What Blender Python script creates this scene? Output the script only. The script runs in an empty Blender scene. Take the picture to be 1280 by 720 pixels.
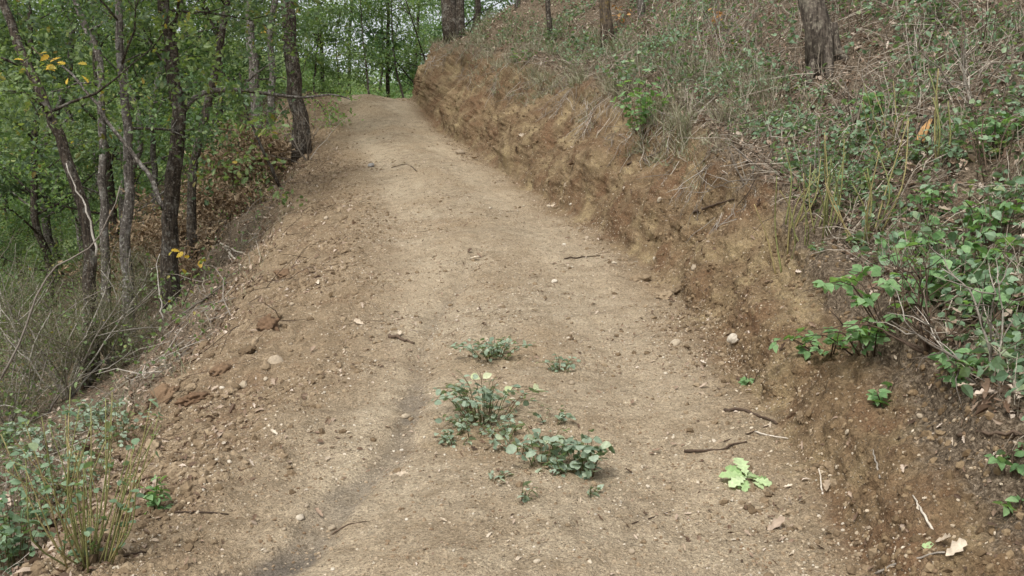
import bpy, math, random
import numpy as np
from mathutils import Vector, Matrix
from mathutils.bvhtree import BVHTree

random.seed(7)
RNG = np.random.default_rng(11)
SC = bpy.context.scene
COL = SC.collection
R = math.radians

# ------------------------------------------------------------------ camera
EYE = np.array([0.0, 0.0, 1.6])
PITCH = R(3.0)
FPX = 1250.0
cam = bpy.data.cameras.new('camera')
cam.sensor_width = 36.0
cam.lens = 36.0 * FPX / 1280.0
cam.clip_start = 0.05
cam.clip_end = 2000.0
camo = bpy.data.objects.new('camera', cam)
COL.objects.link(camo)
camo.location = EYE
camo.rotation_euler = (math.pi / 2 - PITCH, 0, 0)
SC.camera = camo

# ------------------------------------------------------------------ light
SUN_EL, SUN_AZ = R(54), R(205)          # soft light, high, from behind the viewer's shoulder
W = bpy.data.worlds.new("World")
SC.world = W
W.use_nodes = True
wn, wl = W.node_tree.nodes, W.node_tree.links
bg = wn['Background']
sky = wn.new('ShaderNodeTexSky')
sky.sky_type = 'NISHITA'
sky.sun_disc = False
sky.sun_elevation = SUN_EL
sky.sun_rotation = SUN_AZ
sky.air_density = 1.0
sky.dust_density = 4.0
hs = wn.new('ShaderNodeHueSaturation')
hs.inputs['Saturation'].default_value = 0.22
wl.new(sky.outputs[0], hs.inputs['Color'])
wl.new(hs.outputs[0], bg.inputs['Color'])
bg.inputs['Strength'].default_value = 0.135
sun = bpy.data.lights.new('sun', 'SUN')
sun.energy = 1.5
sun.angle = R(11)
sun.color = (1.0, 0.97, 0.90)
suno = bpy.data.objects.new('sun', sun)
COL.objects.link(suno)
sd = Vector((math.sin(SUN_AZ) * math.cos(SUN_EL), math.cos(SUN_AZ) * math.cos(SUN_EL), math.sin(SUN_EL)))
suno.rotation_euler = sd.to_track_quat('Z', 'Y').to_euler()
suno.location = (0, 0, 40)

SC.view_settings.view_transform = 'Standard'
SC.view_settings.look = 'None'
SC.view_settings.exposure = 0.80
SC.view_settings.gamma = 1.0
SC.cycles.use_denoising = True
SC.cycles.max_bounces = 8
SC.cycles.diffuse_bounces = 6
SC.cycles.transmission_bounces = 4
SC.cycles.transparent_max_bounces = 4
SC.cycles.caustics_reflective = False
SC.cycles.caustics_refractive = False

# ------------------------------------------------------------------ helpers
def raydir(px, py):
    cp, sp = math.cos(PITCH), math.sin(PITCH)
    f = np.array([0, cp, -sp]); u = np.array([0, sp, cp]); r = np.array([1.0, 0, 0])
    return f * FPX + r * (px - 640.0) + u * (360.0 - py)

def at(px, py, Y):
    d = raydir(px, py)
    return EYE + d * (Y / d[1])

def vnoise(x, y, z, seed=0):
    xi = np.floor(x).astype(np.int64); yi = np.floor(y).astype(np.int64); zi = np.floor(z).astype(np.int64)
    fx, fy, fz = x - xi, y - yi, z - zi
    s = lambda t: t * t * t * (t * (t * 6 - 15) + 10)
    ux, uy, uz = s(fx), s(fy), s(fz)
    def h(a, b, c):
        n = (a * 374761393 + b * 668265263 + c * 1274126177 + seed * 974634777) & 0xFFFFFFFF
        n = ((n ^ (n >> 13)) * 1103515245) & 0xFFFFFFFF
        n = ((n ^ (n >> 15)) * 2246822519) & 0xFFFFFFFF
        return ((n ^ (n >> 16)) & 0xFFFF) / 32767.5 - 1.0
    out = 0
    for dx in (0, 1):
        wx = ux if dx else 1 - ux
        for dy in (0, 1):
            wy = uy if dy else 1 - uy
            for dz in (0, 1):
                wz = uz if dz else 1 - uz
                out = out + h(xi + dx, yi + dy, zi + dz) * (wx * wy * wz)
    return out

def fbm(P, scale, octaves=4, gain=0.5, seed=0, stretch=(1, 1, 1)):
    v, a, f, t = 0, 1.0, scale, 0
    for o in range(octaves):
        v = v + a * vnoise(P[..., 0] * f * stretch[0], P[..., 1] * f * stretch[1], P[..., 2] * f * stretch[2], seed + o * 7)
        t += a; a *= gain; f *= 2.03
    return v / t

class MB:
    """collects pieces and links them as one mesh"""
    def __init__(self):
        self.v, self.f, self.n = [], [], 0
    def add(self, V, F):
        V = np.asarray(V, dtype=np.float64).reshape(-1, 3)
        self.v.append(V)
        if isinstance(F, np.ndarray):
            self.f.append(F + self.n)
        else:
            by = {}
            for q in F: by.setdefault(len(q), []).append(q)
            for q in by.values(): self.f.append(np.array(q, dtype=np.int64) + self.n)
        self.n += len(V)
        return self
    def tube(self, pts, rad, sides=6, cap=True, jit=0.0):
        pts = np.asarray(pts, float); n = len(pts)
        rad = np.broadcast_to(np.asarray(rad, float), (n,))
        T = np.gradient(pts, axis=0)
        T /= np.linalg.norm(T, axis=1)[:, None] + 1e-9
        a = np.array([1.0, 0, 0]) if abs(T[0][0]) < 0.8 else np.array([0, 1.0, 0])
        A = a[None] - T * (T @ a)[:, None]
        A /= np.linalg.norm(A, axis=1)[:, None] + 1e-9
        B = np.cross(T, A)
        th = np.arange(sides) * 2 * math.pi / sides
        rr = rad[:, None] * (1 + (RNG.uniform(-jit, jit, (n, sides)) if jit else 0))
        V = pts[:, None] + A[:, None] * (np.cos(th) * rr)[..., None] + B[:, None] * (np.sin(th) * rr)[..., None]
        i = np.arange(n - 1)[:, None] * sides; j = np.arange(sides)[None]; k = (j + 1) % sides
        F = np.stack([i + j, i + k, i + sides + k, i + sides + j], -1).reshape(-1, 4)
        self.add(V.reshape(-1, 3), F)
        if cap:
            self.f.append(np.array([list(range(self.n - sides, self.n))]))
            self.f.append(np.array([list(range(self.n - n * sides, self.n - n * sides + sides))[::-1]]))
        return self
    def scatter(self, base, pos, rot, scale):
        bv, bf = base
        pos = np.asarray(pos, float); n = len(pos)
        if n == 0: return self
        scale = np.asarray(scale, float)
        if scale.ndim == 1: scale = scale[:, None].repeat(3, 1)
        V = np.einsum('nij,nkj->nki', rot, bv[None] * scale[:, None, :]) + pos[:, None]
        for F in bf:
            FF = (F[None] + (np.arange(n) * len(bv))[:, None, None]).reshape(-1, F.shape[1])
            self.f.append(FF + self.n)
        self.v.append(V.reshape(-1, 3)); self.n += n * len(bv)
        return self
    def mesh(self, name, mat, smooth=True):
        me = bpy.data.meshes.new(name)
        V = np.concatenate(self.v) if self.v else np.zeros((0, 3))
        me.vertices.add(len(V))
        me.vertices.foreach_set('co', V.astype(np.float32).ravel())
        tot = np.concatenate([np.full(len(F), F.shape[1]) for F in self.f])
        idx = np.concatenate([F.ravel() for F in self.f])
        me.loops.add(len(idx)); me.loops.foreach_set('vertex_index', idx.astype(np.int32))
        me.polygons.add(len(tot))
        me.polygons.foreach_set('loop_start', (np.cumsum(tot) - tot).astype(np.int32))
        me.polygons.foreach_set('use_smooth', np.full(len(tot), smooth))
        me.update(calc_edges=True)
        if mat: me.materials.append(mat)
        return me
    def build(self, name, mat, parent=None, smooth=True, origin=None):
        if origin is not None:
            o0 = np.asarray(origin, float)
            self.v = [v - o0 for v in self.v]
        elif parent is not None:
            o0 = np.array(parent.location)
            self.v = [v - o0 for v in self.v]
        o = bpy.data.objects.new(name, self.mesh(name, mat, smooth))
        if origin is not None: o.location = origin
        COL.objects.link(o)
        if parent: o.parent = parent
        return o

def tag(o, label=None, cat=None, group=None, kind=None):
    if label: o['label'] = label
    if cat: o['category'] = cat
    if group: o['group'] = group
    if kind: o['kind'] = kind
    return o

def empty(name, loc, label, cat, group=None):
    o = bpy.data.objects.new(name, None)
    o.empty_display_size = 0.1
    o.location = Vector(loc)
    COL.objects.link(o)
    return tag(o, label, cat, group)

def link_mesh(name, me, parent, M):
    """one more object that shares mesh data; M is its local matrix"""
    o = bpy.data.objects.new(name, me)
    COL.objects.link(o)
    if parent: o.parent = parent
    o.matrix_local = M
    return o

def copy_tree(o, parent=None):
    c = o.copy(); COL.objects.link(c); c.parent = parent
    for ch in list(o.children):
        copy_tree(ch, c)
    return c

def nrm(v):
    v = np.asarray(v, float)
    return v / (np.linalg.norm(v, axis=-1, keepdims=True) + 1e-12)

def frames(N, spin=None, tilt=0.0):
    """rotation matrices whose z is N tipped at random by up to tilt, spun at random"""
    N = nrm(N); n = len(N)
    N = nrm(N + RNG.normal(0, 1, (n, 3)) * np.asarray(tilt).reshape(-1, 1) if np.any(tilt) else N)
    a = RNG.normal(0, 1, (n, 3)) if spin is None else np.asarray(spin, float)
    X = nrm(a - N * np.sum(a * N, 1)[:, None])
    Y = np.cross(N, X)
    return np.stack([X, Y, N], -1)

def mat4(p, Rm, s):
    M = np.eye(4); M[:3, :3] = Rm * s; M[:3, 3] = p
    return Matrix(M.tolist())

# ------------------------------------------------------------------ materials
def newmat(name):
    m = bpy.data.materials.new(name); m.use_nodes = True
    nt = m.node_tree
    for n in list(nt.nodes): nt.nodes.remove(n)
    return m, nt

class NT:
    def __init__(self, nt): self.nt = nt
    def n(self, typ, **kw):
        o = self.nt.nodes.new('ShaderNode' + typ)
        ins = kw.pop('ins', {})
        for k, v in kw.items(): setattr(o, k, v)
        for k, v in ins.items():
            if isinstance(v, bpy.types.NodeSocket): self.nt.links.new(v, o.inputs[k])
            else: o.inputs[k].default_value = v
        return o
    def math(self, op, a, b=0.0, clamp=False):
        o = self.nt.nodes.new('ShaderNodeMath'); o.operation = op; o.use_clamp = clamp
        for i, v in enumerate((a, b)):
            if isinstance(v, bpy.types.NodeSocket): self.nt.links.new(v, o.inputs[i])
            else: o.inputs[i].default_value = v
        return o.outputs[0]
    def mix(self, f, a, b, blend='MIX'):
        o = self.nt.nodes.new('ShaderNodeMix'); o.data_type = 'RGBA'; o.blend_type = blend; o.clamp_factor = True
        for k, v in ((0, f), (6, a), (7, b)):
            if isinstance(v, bpy.types.NodeSocket): self.nt.links.new(v, o.inputs[k])
            elif k == 0: o.inputs[0].default_value = v
            else: o.inputs[k].default_value = (*v, 1)
        return o.outputs[2]
    def ramp(self, f, stops, interp='LINEAR'):
        o = self.nt.nodes.new('ShaderNodeValToRGB'); e = o.color_ramp.elements
        o.color_ramp.interpolation = interp
        while len(e) < len(stops): e.new(0.5)
        for el, (p, c) in zip(e, stops):
            el.position = p; el.color = (*c, 1) if len(c) == 3 else c
        self.nt.links.new(f, o.inputs[0])
        return o.outputs[0]
    def step(self, f, lo, hi):
        o = self.nt.nodes.new('ShaderNodeMapRange'); o.clamp = True
        self.nt.links.new(f, o.inputs[0])
        o.inputs[1].default_value = lo; o.inputs[2].default_value = hi
        return o.outputs[0]
    def noise(self, vec, scale, detail=4, rough=0.55, dist=0.0):
        return self.n('TexNoise', ins={'Vector': vec, 'Scale': scale, 'Detail': detail, 'Roughness': rough, 'Distortion': dist}).outputs[0]
    def out(self, sh):
        o = self.nt.nodes.new('ShaderNodeOutputMaterial'); self.nt.links.new(sh, o.inputs[0])

def ground_material():
    m, nt = newmat('earth'); k = NT(nt)
    geo = k.n('NewGeometry'); P = geo.outputs['Position']
    A = lambda nm: k.n('Attribute', attribute_name=nm).outputs['Fac']
    bank, litter, damp, berm, far = A('bank'), A('litter'), A('damp'), A('berm'), A('far')
    n_big = k.noise(P, 0.9, 5, 0.6)
    n_mid = k.noise(P, 7.0, 5, 0.65)
    n_fine = k.noise(P, 45.0, 4, 0.7)
    n_grain = k.noise(P, 190.0, 2, 0.6)
    # sandy track
    track = k.ramp(n_mid, [(0.30, (0.208, 0.160, 0.103)), (0.5, (0.315, 0.254, 0.174)), (0.70, (0.42, 0.352, 0.252))])
    track = k.mix(k.step(n_big, 0.42, 0.68), track, (0.275, 0.205, 0.128))
    track = k.mix(k.math('MULTIPLY', A('worn'), k.step(n_mid, 0.2, 0.6)), track, (0.44, 0.365, 0.258))
    # cut bank: ochre to red-brown
    bk = k.ramp(n_mid, [(0.28, (0.080, 0.053, 0.029)), (0.48, (0.165, 0.114, 0.063)), (0.74, (0.27, 0.198, 0.118))])
    n_red = k.noise(P, 1.7, 3, 0.6, 0.6)
    bk = k.mix(k.math('MULTIPLY', k.step(n_red, 0.49, 0.62), 0.75), bk, (0.140, 0.080, 0.043))
    bk = k.mix(k.math('MULTIPLY', k.step(n_red, 0.47, 0.34), 0.75), bk, (0.305, 0.235, 0.130))
    bm_red = k.step(k.noise(P, 2.6, 3, 0.6, 0.4), 0.52, 0.66)
    bm = k.ramp(n_mid, [(0.28, (0.135, 0.093, 0.053)), (0.52, (0.235, 0.174, 0.108)), (0.75, (0.33, 0.256, 0.168))])
    bm = k.mix(k.math('MULTIPLY', bm_red, 0.6), bm, (0.175, 0.110, 0.064))
    lt = k.ramp(n_fine, [(0.3, (0.045, 0.033, 0.021)), (0.5, (0.12, 0.090, 0.060)), (0.70, (0.23, 0.185, 0.135))])
    fr = k.ramp(n_mid, [(0.3, (0.045, 0.075, 0.025)), (0.6, (0.12, 0.15, 0.055)), (0.8, (0.17, 0.17, 0.08))])
    track = k.mix(k.math('MULTIPLY', k.step(k.noise(P, 2.3, 4, 0.65, 0.8), 0.50, 0.66), 0.55), track, (0.225, 0.172, 0.112))
    c = k.mix(k.math('MULTIPLY', k.math('ADD', berm, k.math('MULTIPLY', k.math('SUBTRACT', n_mid, 0.5), 1.2)), 1.0, True), track, bm)
    edge = k.math('MULTIPLY', k.math('SUBTRACT', n_mid, 0.5), 1.1)
    c = k.mix(k.step(k.math('ADD', bank, edge), 0.3, 0.75), c, bk)
    c = k.mix(k.step(k.math('ADD', litter, edge), 0.35, 0.65), c, lt)
    c = k.mix(k.math('MULTIPLY', damp, k.step(n_mid, 0.22, 0.50)), c, (0.075, 0.066, 0.060))
    # grit: pale and dark grains
    vo = k.n('TexVoronoi', feature='F1', ins={'Vector': P, 'Scale': 62.0, 'Randomness': 1.0})
    vr = k.n('SeparateColor', ins={0: vo.outputs['Color']})
    dot = k.step(vo.outputs['Distance'], 0.36, 0.22)
    keep = k.math('SUBTRACT', 1.0, litter, True)
    pale = k.math('MULTIPLY', k.math('MULTIPLY', dot, k.math('GREATER_THAN', vr.outputs[0], 0.74)), keep)
    c = k.mix(k.math('MULTIPLY', pale, 0.65), c, (0.46, 0.385, 0.285))
    dark = k.math('MULTIPLY', k.math('MULTIPLY', dot, k.math('GREATER_THAN', vr.outputs[1], 0.80)), keep)
    c = k.mix(k.math('MULTIPLY', dark, 0.6), c, (0.10, 0.067, 0.042))
    vo2 = k.n('TexVoronoi', feature='F1', ins={'Vector': P, 'Scale': 150.0, 'Randomness': 1.0})
    vg = k.n('SeparateColor', ins={0: vo2.outputs['Color']}).outputs[0]
    c = k.mix(1.0, c, k.ramp(vg, [(0.0, (0.72, 0.71, 0.70)), (0.5, (0.98, 0.98, 0.98)), (1.0, (1.26, 1.26, 1.27))]), 'MULTIPLY')
    c = k.mix(1.0, c, k.ramp(n_fine, [(0.30, (0.66, 0.64, 0.62)), (0.5, (1.0, 1.0, 1.0)), (0.70, (1.28, 1.28, 1.27))]), 'MULTIPLY')
    c = k.mix(far, c, fr)
    h = k.math('ADD', k.math('MULTIPLY', n_fine, 0.6), k.math('MULTIPLY', n_grain, 0.25))
    h = k.math('ADD', h, k.math('MULTIPLY', pale, 0.35))
    h = k.math('ADD', h, k.math('MULTIPLY', n_mid, 0.8))
    b = k.n('Bump', ins={'Strength': 1.0, 'Distance': 0.035, 'Height': h})
    p = k.n('BsdfPrincipled', ins={'Base Color': c, 'Roughness': 0.93, 'Specular IOR Level': 0.18, 'Normal': b.outputs[0]})
    k.out(p.outputs[0])
    return m

def rnd_fac(k):
    geo = k.n('NewGeometry'); oi = k.n('ObjectInfo')
    return k.math('FRACT', k.math('ADD', geo.outputs['Random Per Island'], oi.outputs['Random']))

def leaf_material(name, stops, trans=0.3, rough=0.5, spec=0.3, tonal=0.0, tmul=(1.15, 1.25, 0.5)):
    m, nt = newmat(name); k = NT(nt)
    c = k.ramp(rnd_fac(k), stops)
    tone = k.ramp(k.n('ObjectInfo').outputs['Random'], [(0, (0.62, 0.68, 0.80)), (0.35, (0.86, 0.90, 0.95)), (0.7, (1.06, 1.05, 1.0)), (1, (1.26, 1.24, 1.1))])
    c = k.mix(tonal, c, tone, 'MULTIPLY')
    P = k.n('NewGeometry').outputs['Position']
    nz = k.noise(P, 55.0, 3)
    c = k.mix(1.0, c, k.ramp(nz, [(0.3, (0.78, 0.78, 0.78)), (0.7, (1.18, 1.18, 1.18))]), 'MULTIPLY')
    p = k.n('BsdfPrincipled', ins={'Base Color': c, 'Roughness': rough, 'Specular IOR Level': spec})
    if trans > 0:
        t = k.n('BsdfTranslucent', ins={'Color': k.mix(1.0, c, tmul, 'MULTIPLY')})
        s = k.n('MixShader', ins={0: trans, 1: p.outputs[0], 2: t.outputs[0]})
        k.out(s.outputs[0])
    else:
        k.out(p.outputs[0])
    return m

def bark_material(name, dark, mid, lichen, amount=0.35, scale=1.0):
    m, nt = newmat(name); k = NT(nt)
    tc = k.n('TexCoord')
    mp = k.n('Mapping', ins={'Vector': tc.outputs['Object'], 'Scale': (1, 1, 0.16)})
    f = k.noise(mp.outputs[0], 34 * scale, 5, 0.65, 0.6)
    g = k.noise(tc.outputs['Object'], 5.5 * scale, 5, 0.65)
    c = k.ramp(f, [(0.36, dark), (0.62, mid)])
    c = k.mix(k.math('MULTIPLY', k.step(g, 0.54, 0.62), amount), c, lichen)
    sp = k.noise(tc.outputs['Object'], 28 * scale, 4, 0.7)
    c = k.mix(k.math('MULTIPLY', k.step(sp, 0.58, 0.64), amount * 1.4), c, lichen)
    c = k.mix(1.0, c, k.ramp(sp, [(0.35, (0.55, 0.55, 0.55)), (0.6, (1.2, 1.2, 1.2))]), 'MULTIPLY')
    b = k.n('Bump', ins={'Strength': 0.9, 'Distance': 0.03, 'Height': f})
    p = k.n('BsdfPrincipled', ins={'Base Color': c, 'Roughness': 0.92, 'Specular IOR Level': 0.15, 'Normal': b.outputs[0]})
    k.out(p.outputs[0])
    return m

def plain_material(name, stops, rough=0.85, nscale=60.0, bump=0.4):
    m, nt = newmat(name); k = NT(nt)
    c = k.ramp(rnd_fac(k), stops)
    tc = k.n('NewGeometry').outputs['Position']
    nz = k.noise(tc, nscale, 4, 0.65)
    c = k.mix(1.0, c, k.ramp(nz, [(0.25, (0.62, 0.62, 0.62)), (0.75, (1.3, 1.3, 1.3))]), 'MULTIPLY')
    b = k.n('Bump', ins={'Strength': bump, 'Distance': 0.01, 'Height': nz})
    p = k.n('BsdfPrincipled', ins={'Base Color': c, 'Roughness': rough, 'Specular IOR Level': 0.2, 'Normal': b.outputs[0]})
    k.out(p.outputs[0])
    return m

M = {}
M['earth'] = ground_material()
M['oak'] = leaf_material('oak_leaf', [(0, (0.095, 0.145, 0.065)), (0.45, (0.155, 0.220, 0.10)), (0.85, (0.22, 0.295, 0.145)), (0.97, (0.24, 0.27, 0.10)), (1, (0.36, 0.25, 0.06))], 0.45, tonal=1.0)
M['oak_far'] = leaf_material('oak_leaf_lit', [(0, (0.13, 0.215, 0.09)), (0.5, (0.19, 0.29, 0.13)), (0.9, (0.245, 0.345, 0.17)), (1, (0.28, 0.31, 0.14))], 0.5, tonal=0.9)  # oak leaf with raised colour: the sunlit look beyond the crest is painted in
M['oak_lit'] = leaf_material('oak_leaf_sunlit', [(0, (0.15, 0.23, 0.10)), (0.5, (0.22, 0.31, 0.15)), (0.9, (0.28, 0.37, 0.19)), (1, (0.32, 0.33, 0.15))], 0.5, tonal=0.4)  # lighter copy of the oak leaf, bright light past the crest put into its colour
M['far_leaf'] = leaf_material('far_leaf_sun_haze', [(0, (0.16, 0.24, 0.10)), (0.5, (0.23, 0.31, 0.15)), (1, (0.36, 0.41, 0.24))], 0.4)  # paler green paints sun and haze onto the far hillside wood
M['yellow'] = leaf_material('yellow_leaf', [(0, (0.42, 0.27, 0.03)), (0.6, (0.55, 0.38, 0.05)), (1, (0.30, 0.26, 0.05))], 0.35)
M['herb'] = leaf_material('herb_leaf', [(0, (0.10, 0.165, 0.095)), (0.5, (0.17, 0.255, 0.155)), (0.9, (0.24, 0.335, 0.215)), (1, (0.29, 0.34, 0.18))], 0.36)
M['bramble'] = leaf_material('bramble_leaf', [(0, (0.11, 0.205, 0.085)), (0.5, (0.185, 0.315, 0.14)), (1, (0.265, 0.405, 0.20))], 0.42, 0.6, 0.2)
M['weed'] = leaf_material('weed_leaf', [(0, (0.15, 0.205, 0.145)), (0.5, (0.245, 0.315, 0.23)), (0.92, (0.32, 0.39, 0.30)), (1, (0.40, 0.45, 0.30))], 0.32, 0.6)
M['sprig'] = leaf_material('cut_oak_leaf', [(0, (0.20, 0.31, 0.12)), (0.5, (0.33, 0.44, 0.21)), (1, (0.46, 0.55, 0.32))], 0.2, 0.55)
M['pale_green'] = leaf_material('wilted_leaf', [(0, (0.40, 0.45, 0.25)), (1, (0.52, 0.55, 0.36))], 0.25)
M['dead'] = leaf_material('dead_leaf', [(0, (0.07, 0.045, 0.030)), (0.25, (0.15, 0.098, 0.065)), (0.55, (0.26, 0.185, 0.130)), (0.8, (0.38, 0.30, 0.23)), (1, (0.54, 0.46, 0.38))], 0.12, 0.7, 0.2, tmul=(1.1, 0.95, 0.7))
M['dead_pale'] = leaf_material('pale_dead_leaf', [(0, (0.30, 0.23, 0.16)), (0.5, (0.43, 0.35, 0.26)), (1, (0.56, 0.49, 0.39))], 0.1, 0.7, 0.2, tmul=(1.1, 0.95, 0.7))
M['dead_rust'] = leaf_material('rusty_dead_leaf', [(0, (0.15, 0.105, 0.065)), (0.5, (0.28, 0.205, 0.13)), (1, (0.42, 0.33, 0.22))], 0.2, 0.7, 0.2, tmul=(1.1, 0.9, 0.6))
M['orange'] = leaf_material('orange_dry_leaf', [(0, (0.38, 0.20, 0.07)), (1, (0.55, 0.34, 0.15))], 0.25, 0.7, 0.2, tmul=(1.1, 0.9, 0.6))
M['dry_grass'] = leaf_material('dry_grass', [(0, (0.15, 0.13, 0.09)), (0.4, (0.28, 0.245, 0.175)), (0.7, (0.13, 0.165, 0.085)), (1, (0.42, 0.385, 0.29))], 0.2, 0.7, 0.2)
M['needles'] = leaf_material('heath_needle', [(0, (0.065, 0.082, 0.035)), (0.5, (0.115, 0.12, 0.060)), (1, (0.20, 0.165, 0.115))], 0.2, 0.7)
M['bark_dark'] = bark_material('bark_dark', (0.020, 0.016, 0.012), (0.088, 0.070, 0.053), (0.26, 0.25, 0.22), 0.35)
M['bark_grey'] = bark_material('bark_grey', (0.055, 0.047, 0.040), (0.16, 0.14, 0.12), (0.33, 0.32, 0.29), 0.55)
M['bark_moss'] = bark_material('bark_moss', (0.035, 0.026, 0.018), (0.125, 0.098, 0.072), (0.15, 0.105, 0.03), 0.5, 0.8)
M['bark_slope'] = bark_material('bark_slope', (0.040, 0.032, 0.025), (0.15, 0.125, 0.10), (0.24, 0.22, 0.17), 0.45, 0.9)
M['twig_grey'] = plain_material('weathered_twig', [(0, (0.12, 0.10, 0.08)), (0.5, (0.24, 0.21, 0.175)), (1, (0.42, 0.38, 0.32))])
M['twig_dry'] = plain_material('dry_stalk', [(0, (0.075, 0.055, 0.040)), (0.5, (0.17, 0.135, 0.10)), (1, (0.42, 0.37, 0.30))])
M['twig_heath'] = plain_material('bleached_branch', [(0, (0.15, 0.125, 0.10)), (0.5, (0.26, 0.23, 0.195)), (1, (0.40, 0.37, 0.32))])
M['twig_brown'] = plain_material('brown_twig', [(0, (0.045, 0.030, 0.021)), (0.6, (0.085, 0.058, 0.040)), (1, (0.14, 0.10, 0.07))])
M['twig_pale'] = plain_material('pale_twig', [(0, (0.40, 0.35, 0.28)), (1, (0.55, 0.49, 0.41))])
M['stalk'] = plain_material('green_stalk', [(0, (0.135, 0.155, 0.055)), (0.5, (0.20, 0.20, 0.075)), (1, (0.27, 0.215, 0.10))], 0.6)
M['stem'] = plain_material('herb_stem', [(0, (0.10, 0.12, 0.045)), (1, (0.16, 0.10, 0.06))], 0.6)
M['stone'] = plain_material('pale_stone', [(0, (0.27, 0.215, 0.15)), (0.5, (0.37, 0.31, 0.23)), (1, (0.50, 0.45, 0.37))], 0.85, 45.0)
M['stone_grey'] = plain_material('grey_stone', [(0, (0.20, 0.19, 0.175)), (1, (0.33, 0.32, 0.30))], 0.85, 45.0)
M['pebble'] = plain_material('gravel', [(0, (0.16, 0.105, 0.063)), (0.45, (0.26, 0.195, 0.125)), (0.85, (0.35, 0.28, 0.195)), (1, (0.50, 0.43, 0.33))], 0.9, 80.0)
M['clod'] = plain_material('soil_clod', [(0, (0.115, 0.080, 0.047)), (0.5, (0.19, 0.138, 0.085)), (1, (0.28, 0.215, 0.14))], 0.95, 45.0, 0.9)
M['bank_crumb'] = plain_material('bank_earth', [(0, (0.10, 0.067, 0.037)), (0.5, (0.16, 0.110, 0.061)), (1, (0.24, 0.175, 0.104))], 0.95, 45.0, 0.9)
M['clod_red'] = plain_material('red_soil_clod', [(0, (0.13, 0.080, 0.047)), (1, (0.18, 0.120, 0.072))], 0.95, 45.0, 0.9)

# ------------------------------------------------------------------ terrain
# cross-sections at distance d: L3 L2 L1 E C B M T S1 S2 in pixels of the photograph
SEC = {
    3.9: [(-900, 1250), (-200, 850), (20, 745), (150, 722), (620, 726), (1090, 722), (1160, 650), (1240, 585), (1400, 490), (1900, 170)],
    5.0: [(-700, 1100), (-80, 745), (120, 640), (262, 598), (640, 594), (1010, 592), (1070, 520), (1140, 452), (1290, 355), (1700, 100)],
    6.6: [(-500, 900), (20, 635), (190, 525), (375, 480), (655, 471), (930, 472), (982, 410), (1035, 348), (1180, 255), (1500, 60)],
    9.3: [(-300, 760), (130, 525), (290, 402), (430, 366), (640, 356), (842, 364), (885, 300), (925, 242), (1060, 160), (1300, 20)],
    11.0: [(-250, 700), (160, 470), (320, 352), (446, 313), (618, 305), (782, 312), (825, 247), (865, 192), (990, 120), (1220, -20)],
    14.0: [(-200, 640), (210, 400), (355, 285), (452, 263), (580, 257), (700, 262), (745, 195), (790, 143), (900, 80), (1120, -50)],
    18.0: [(-120, 560), (255, 325), (370, 226), (442, 213), (535, 207), (622, 212), (655, 155), (690, 112), (790, 54), (1000, -60)],
    22.0: [(-50, 480), (290, 250), (375, 176), (424, 172), (495, 167), (562, 172), (588, 122), (615, 85), (700, 32), (880, -75)],
    27.0: [(60, 370), (310, 140), (365, 112), (404, 121), (460, 120), (516, 126), (522, 98), (545, 70), (610, 27), (760, -60)],
}
rows = {}
for d, pts in SEC.items():
    w = [at(px, py, d) for px, py in pts]
    rows[d] = np.array([[p[0], p[2]] for p in w])
    rows[d][6, 0] -= 0.35 * (rows[d][6, 0] - rows[d][5, 0])      # the cut stands steepest at its foot
def shifted(src, dx, dz):
    return src + np.array([dx, dz])
rows[2.0] = shifted(rows[3.9], 0.0, -0.22)
rows[-1.0] = shifted(rows[3.9], 0.0, -0.5)
rows[-6.0] = shifted(rows[3.9], 0.0, -1.0)
r27 = rows[27.0]
def beyond(dxl, dzl, dxr, dzr):
    o = r27.copy()
    t = np.array([0, 0, 0, .0, .3, .6, .8, 1, 1, 1])
    o[:, 0] += dxl * (1 - t) + dxr * t
    o[:, 1] += dzl * (1 - t) + dzr * t
    return o
rows[29.0] = beyond(-0.5, -0.25, 1.2, 0.1)
rows[33.0] = beyond(-1.0, -1.3, 4.0, -0.4)
rows[42.0] = beyond(-1.5, -4.0, 9.0, -2.0)
rows[70.0] = beyond(-2.0, -9.0, 16.0, -6.0)
D = np.array(sorted(rows))
full = []
for d in D:
    r = rows[d]
    L4 = r[0] + np.array([-14.0, -6.0]); L5 = np.array([-80, min(L4[1] - 3, -9)]); L6 = np.array([-190, 34.0])
    S3 = r[-1] + np.array([7.0, 3.6]); S4 = np.array([85, 30.0]); S5 = np.array([200, 48.0])
    full.append(np.array([L6, L5, L4, *r, S3, S4, S5]))
full = np.array(full)
XS = np.linspace(-190, 200, 16)
for d, base in ((130, 2.0), (200, 26.0), (300, 46.0), (520, 70.0)):
    z = np.where(np.abs(XS) > 70, base + 14, base)
    full = np.concatenate([full, np.stack([XS, z], -1)[None]]); D = np.append(D, d)

def pchip(x, y, xq):
    h = np.diff(x)[:, None]; dl = np.diff(y, axis=0) / h
    m = np.zeros_like(y)
    s = (dl[:-1] * dl[1:] > 0)
    w1, w2 = 2 * h[1:] + h[:-1], h[1:] + 2 * h[:-1]
    m[1:-1] = np.where(s, (w1 + w2) / (w1 / np.where(s, dl[:-1], 1) + w2 / np.where(s, dl[1:], 1)), 0)
    m[0], m[-1] = dl[0], dl[-1]
    i = np.clip(np.searchsorted(x, xq) - 1, 0, len(x) - 2)
    t = ((xq - x[i]) / (x[i + 1] - x[i]))[:, None]; hh = (x[i + 1] - x[i])[:, None]
    return ((2 * t**3 - 3 * t**2 + 1) * y[i] + (t**3 - 2 * t**2 + t) * hh * m[i] + (-2 * t**3 + 3 * t**2) * y[i + 1] + (t**3 - t**2) * hh * m[i + 1])

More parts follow.
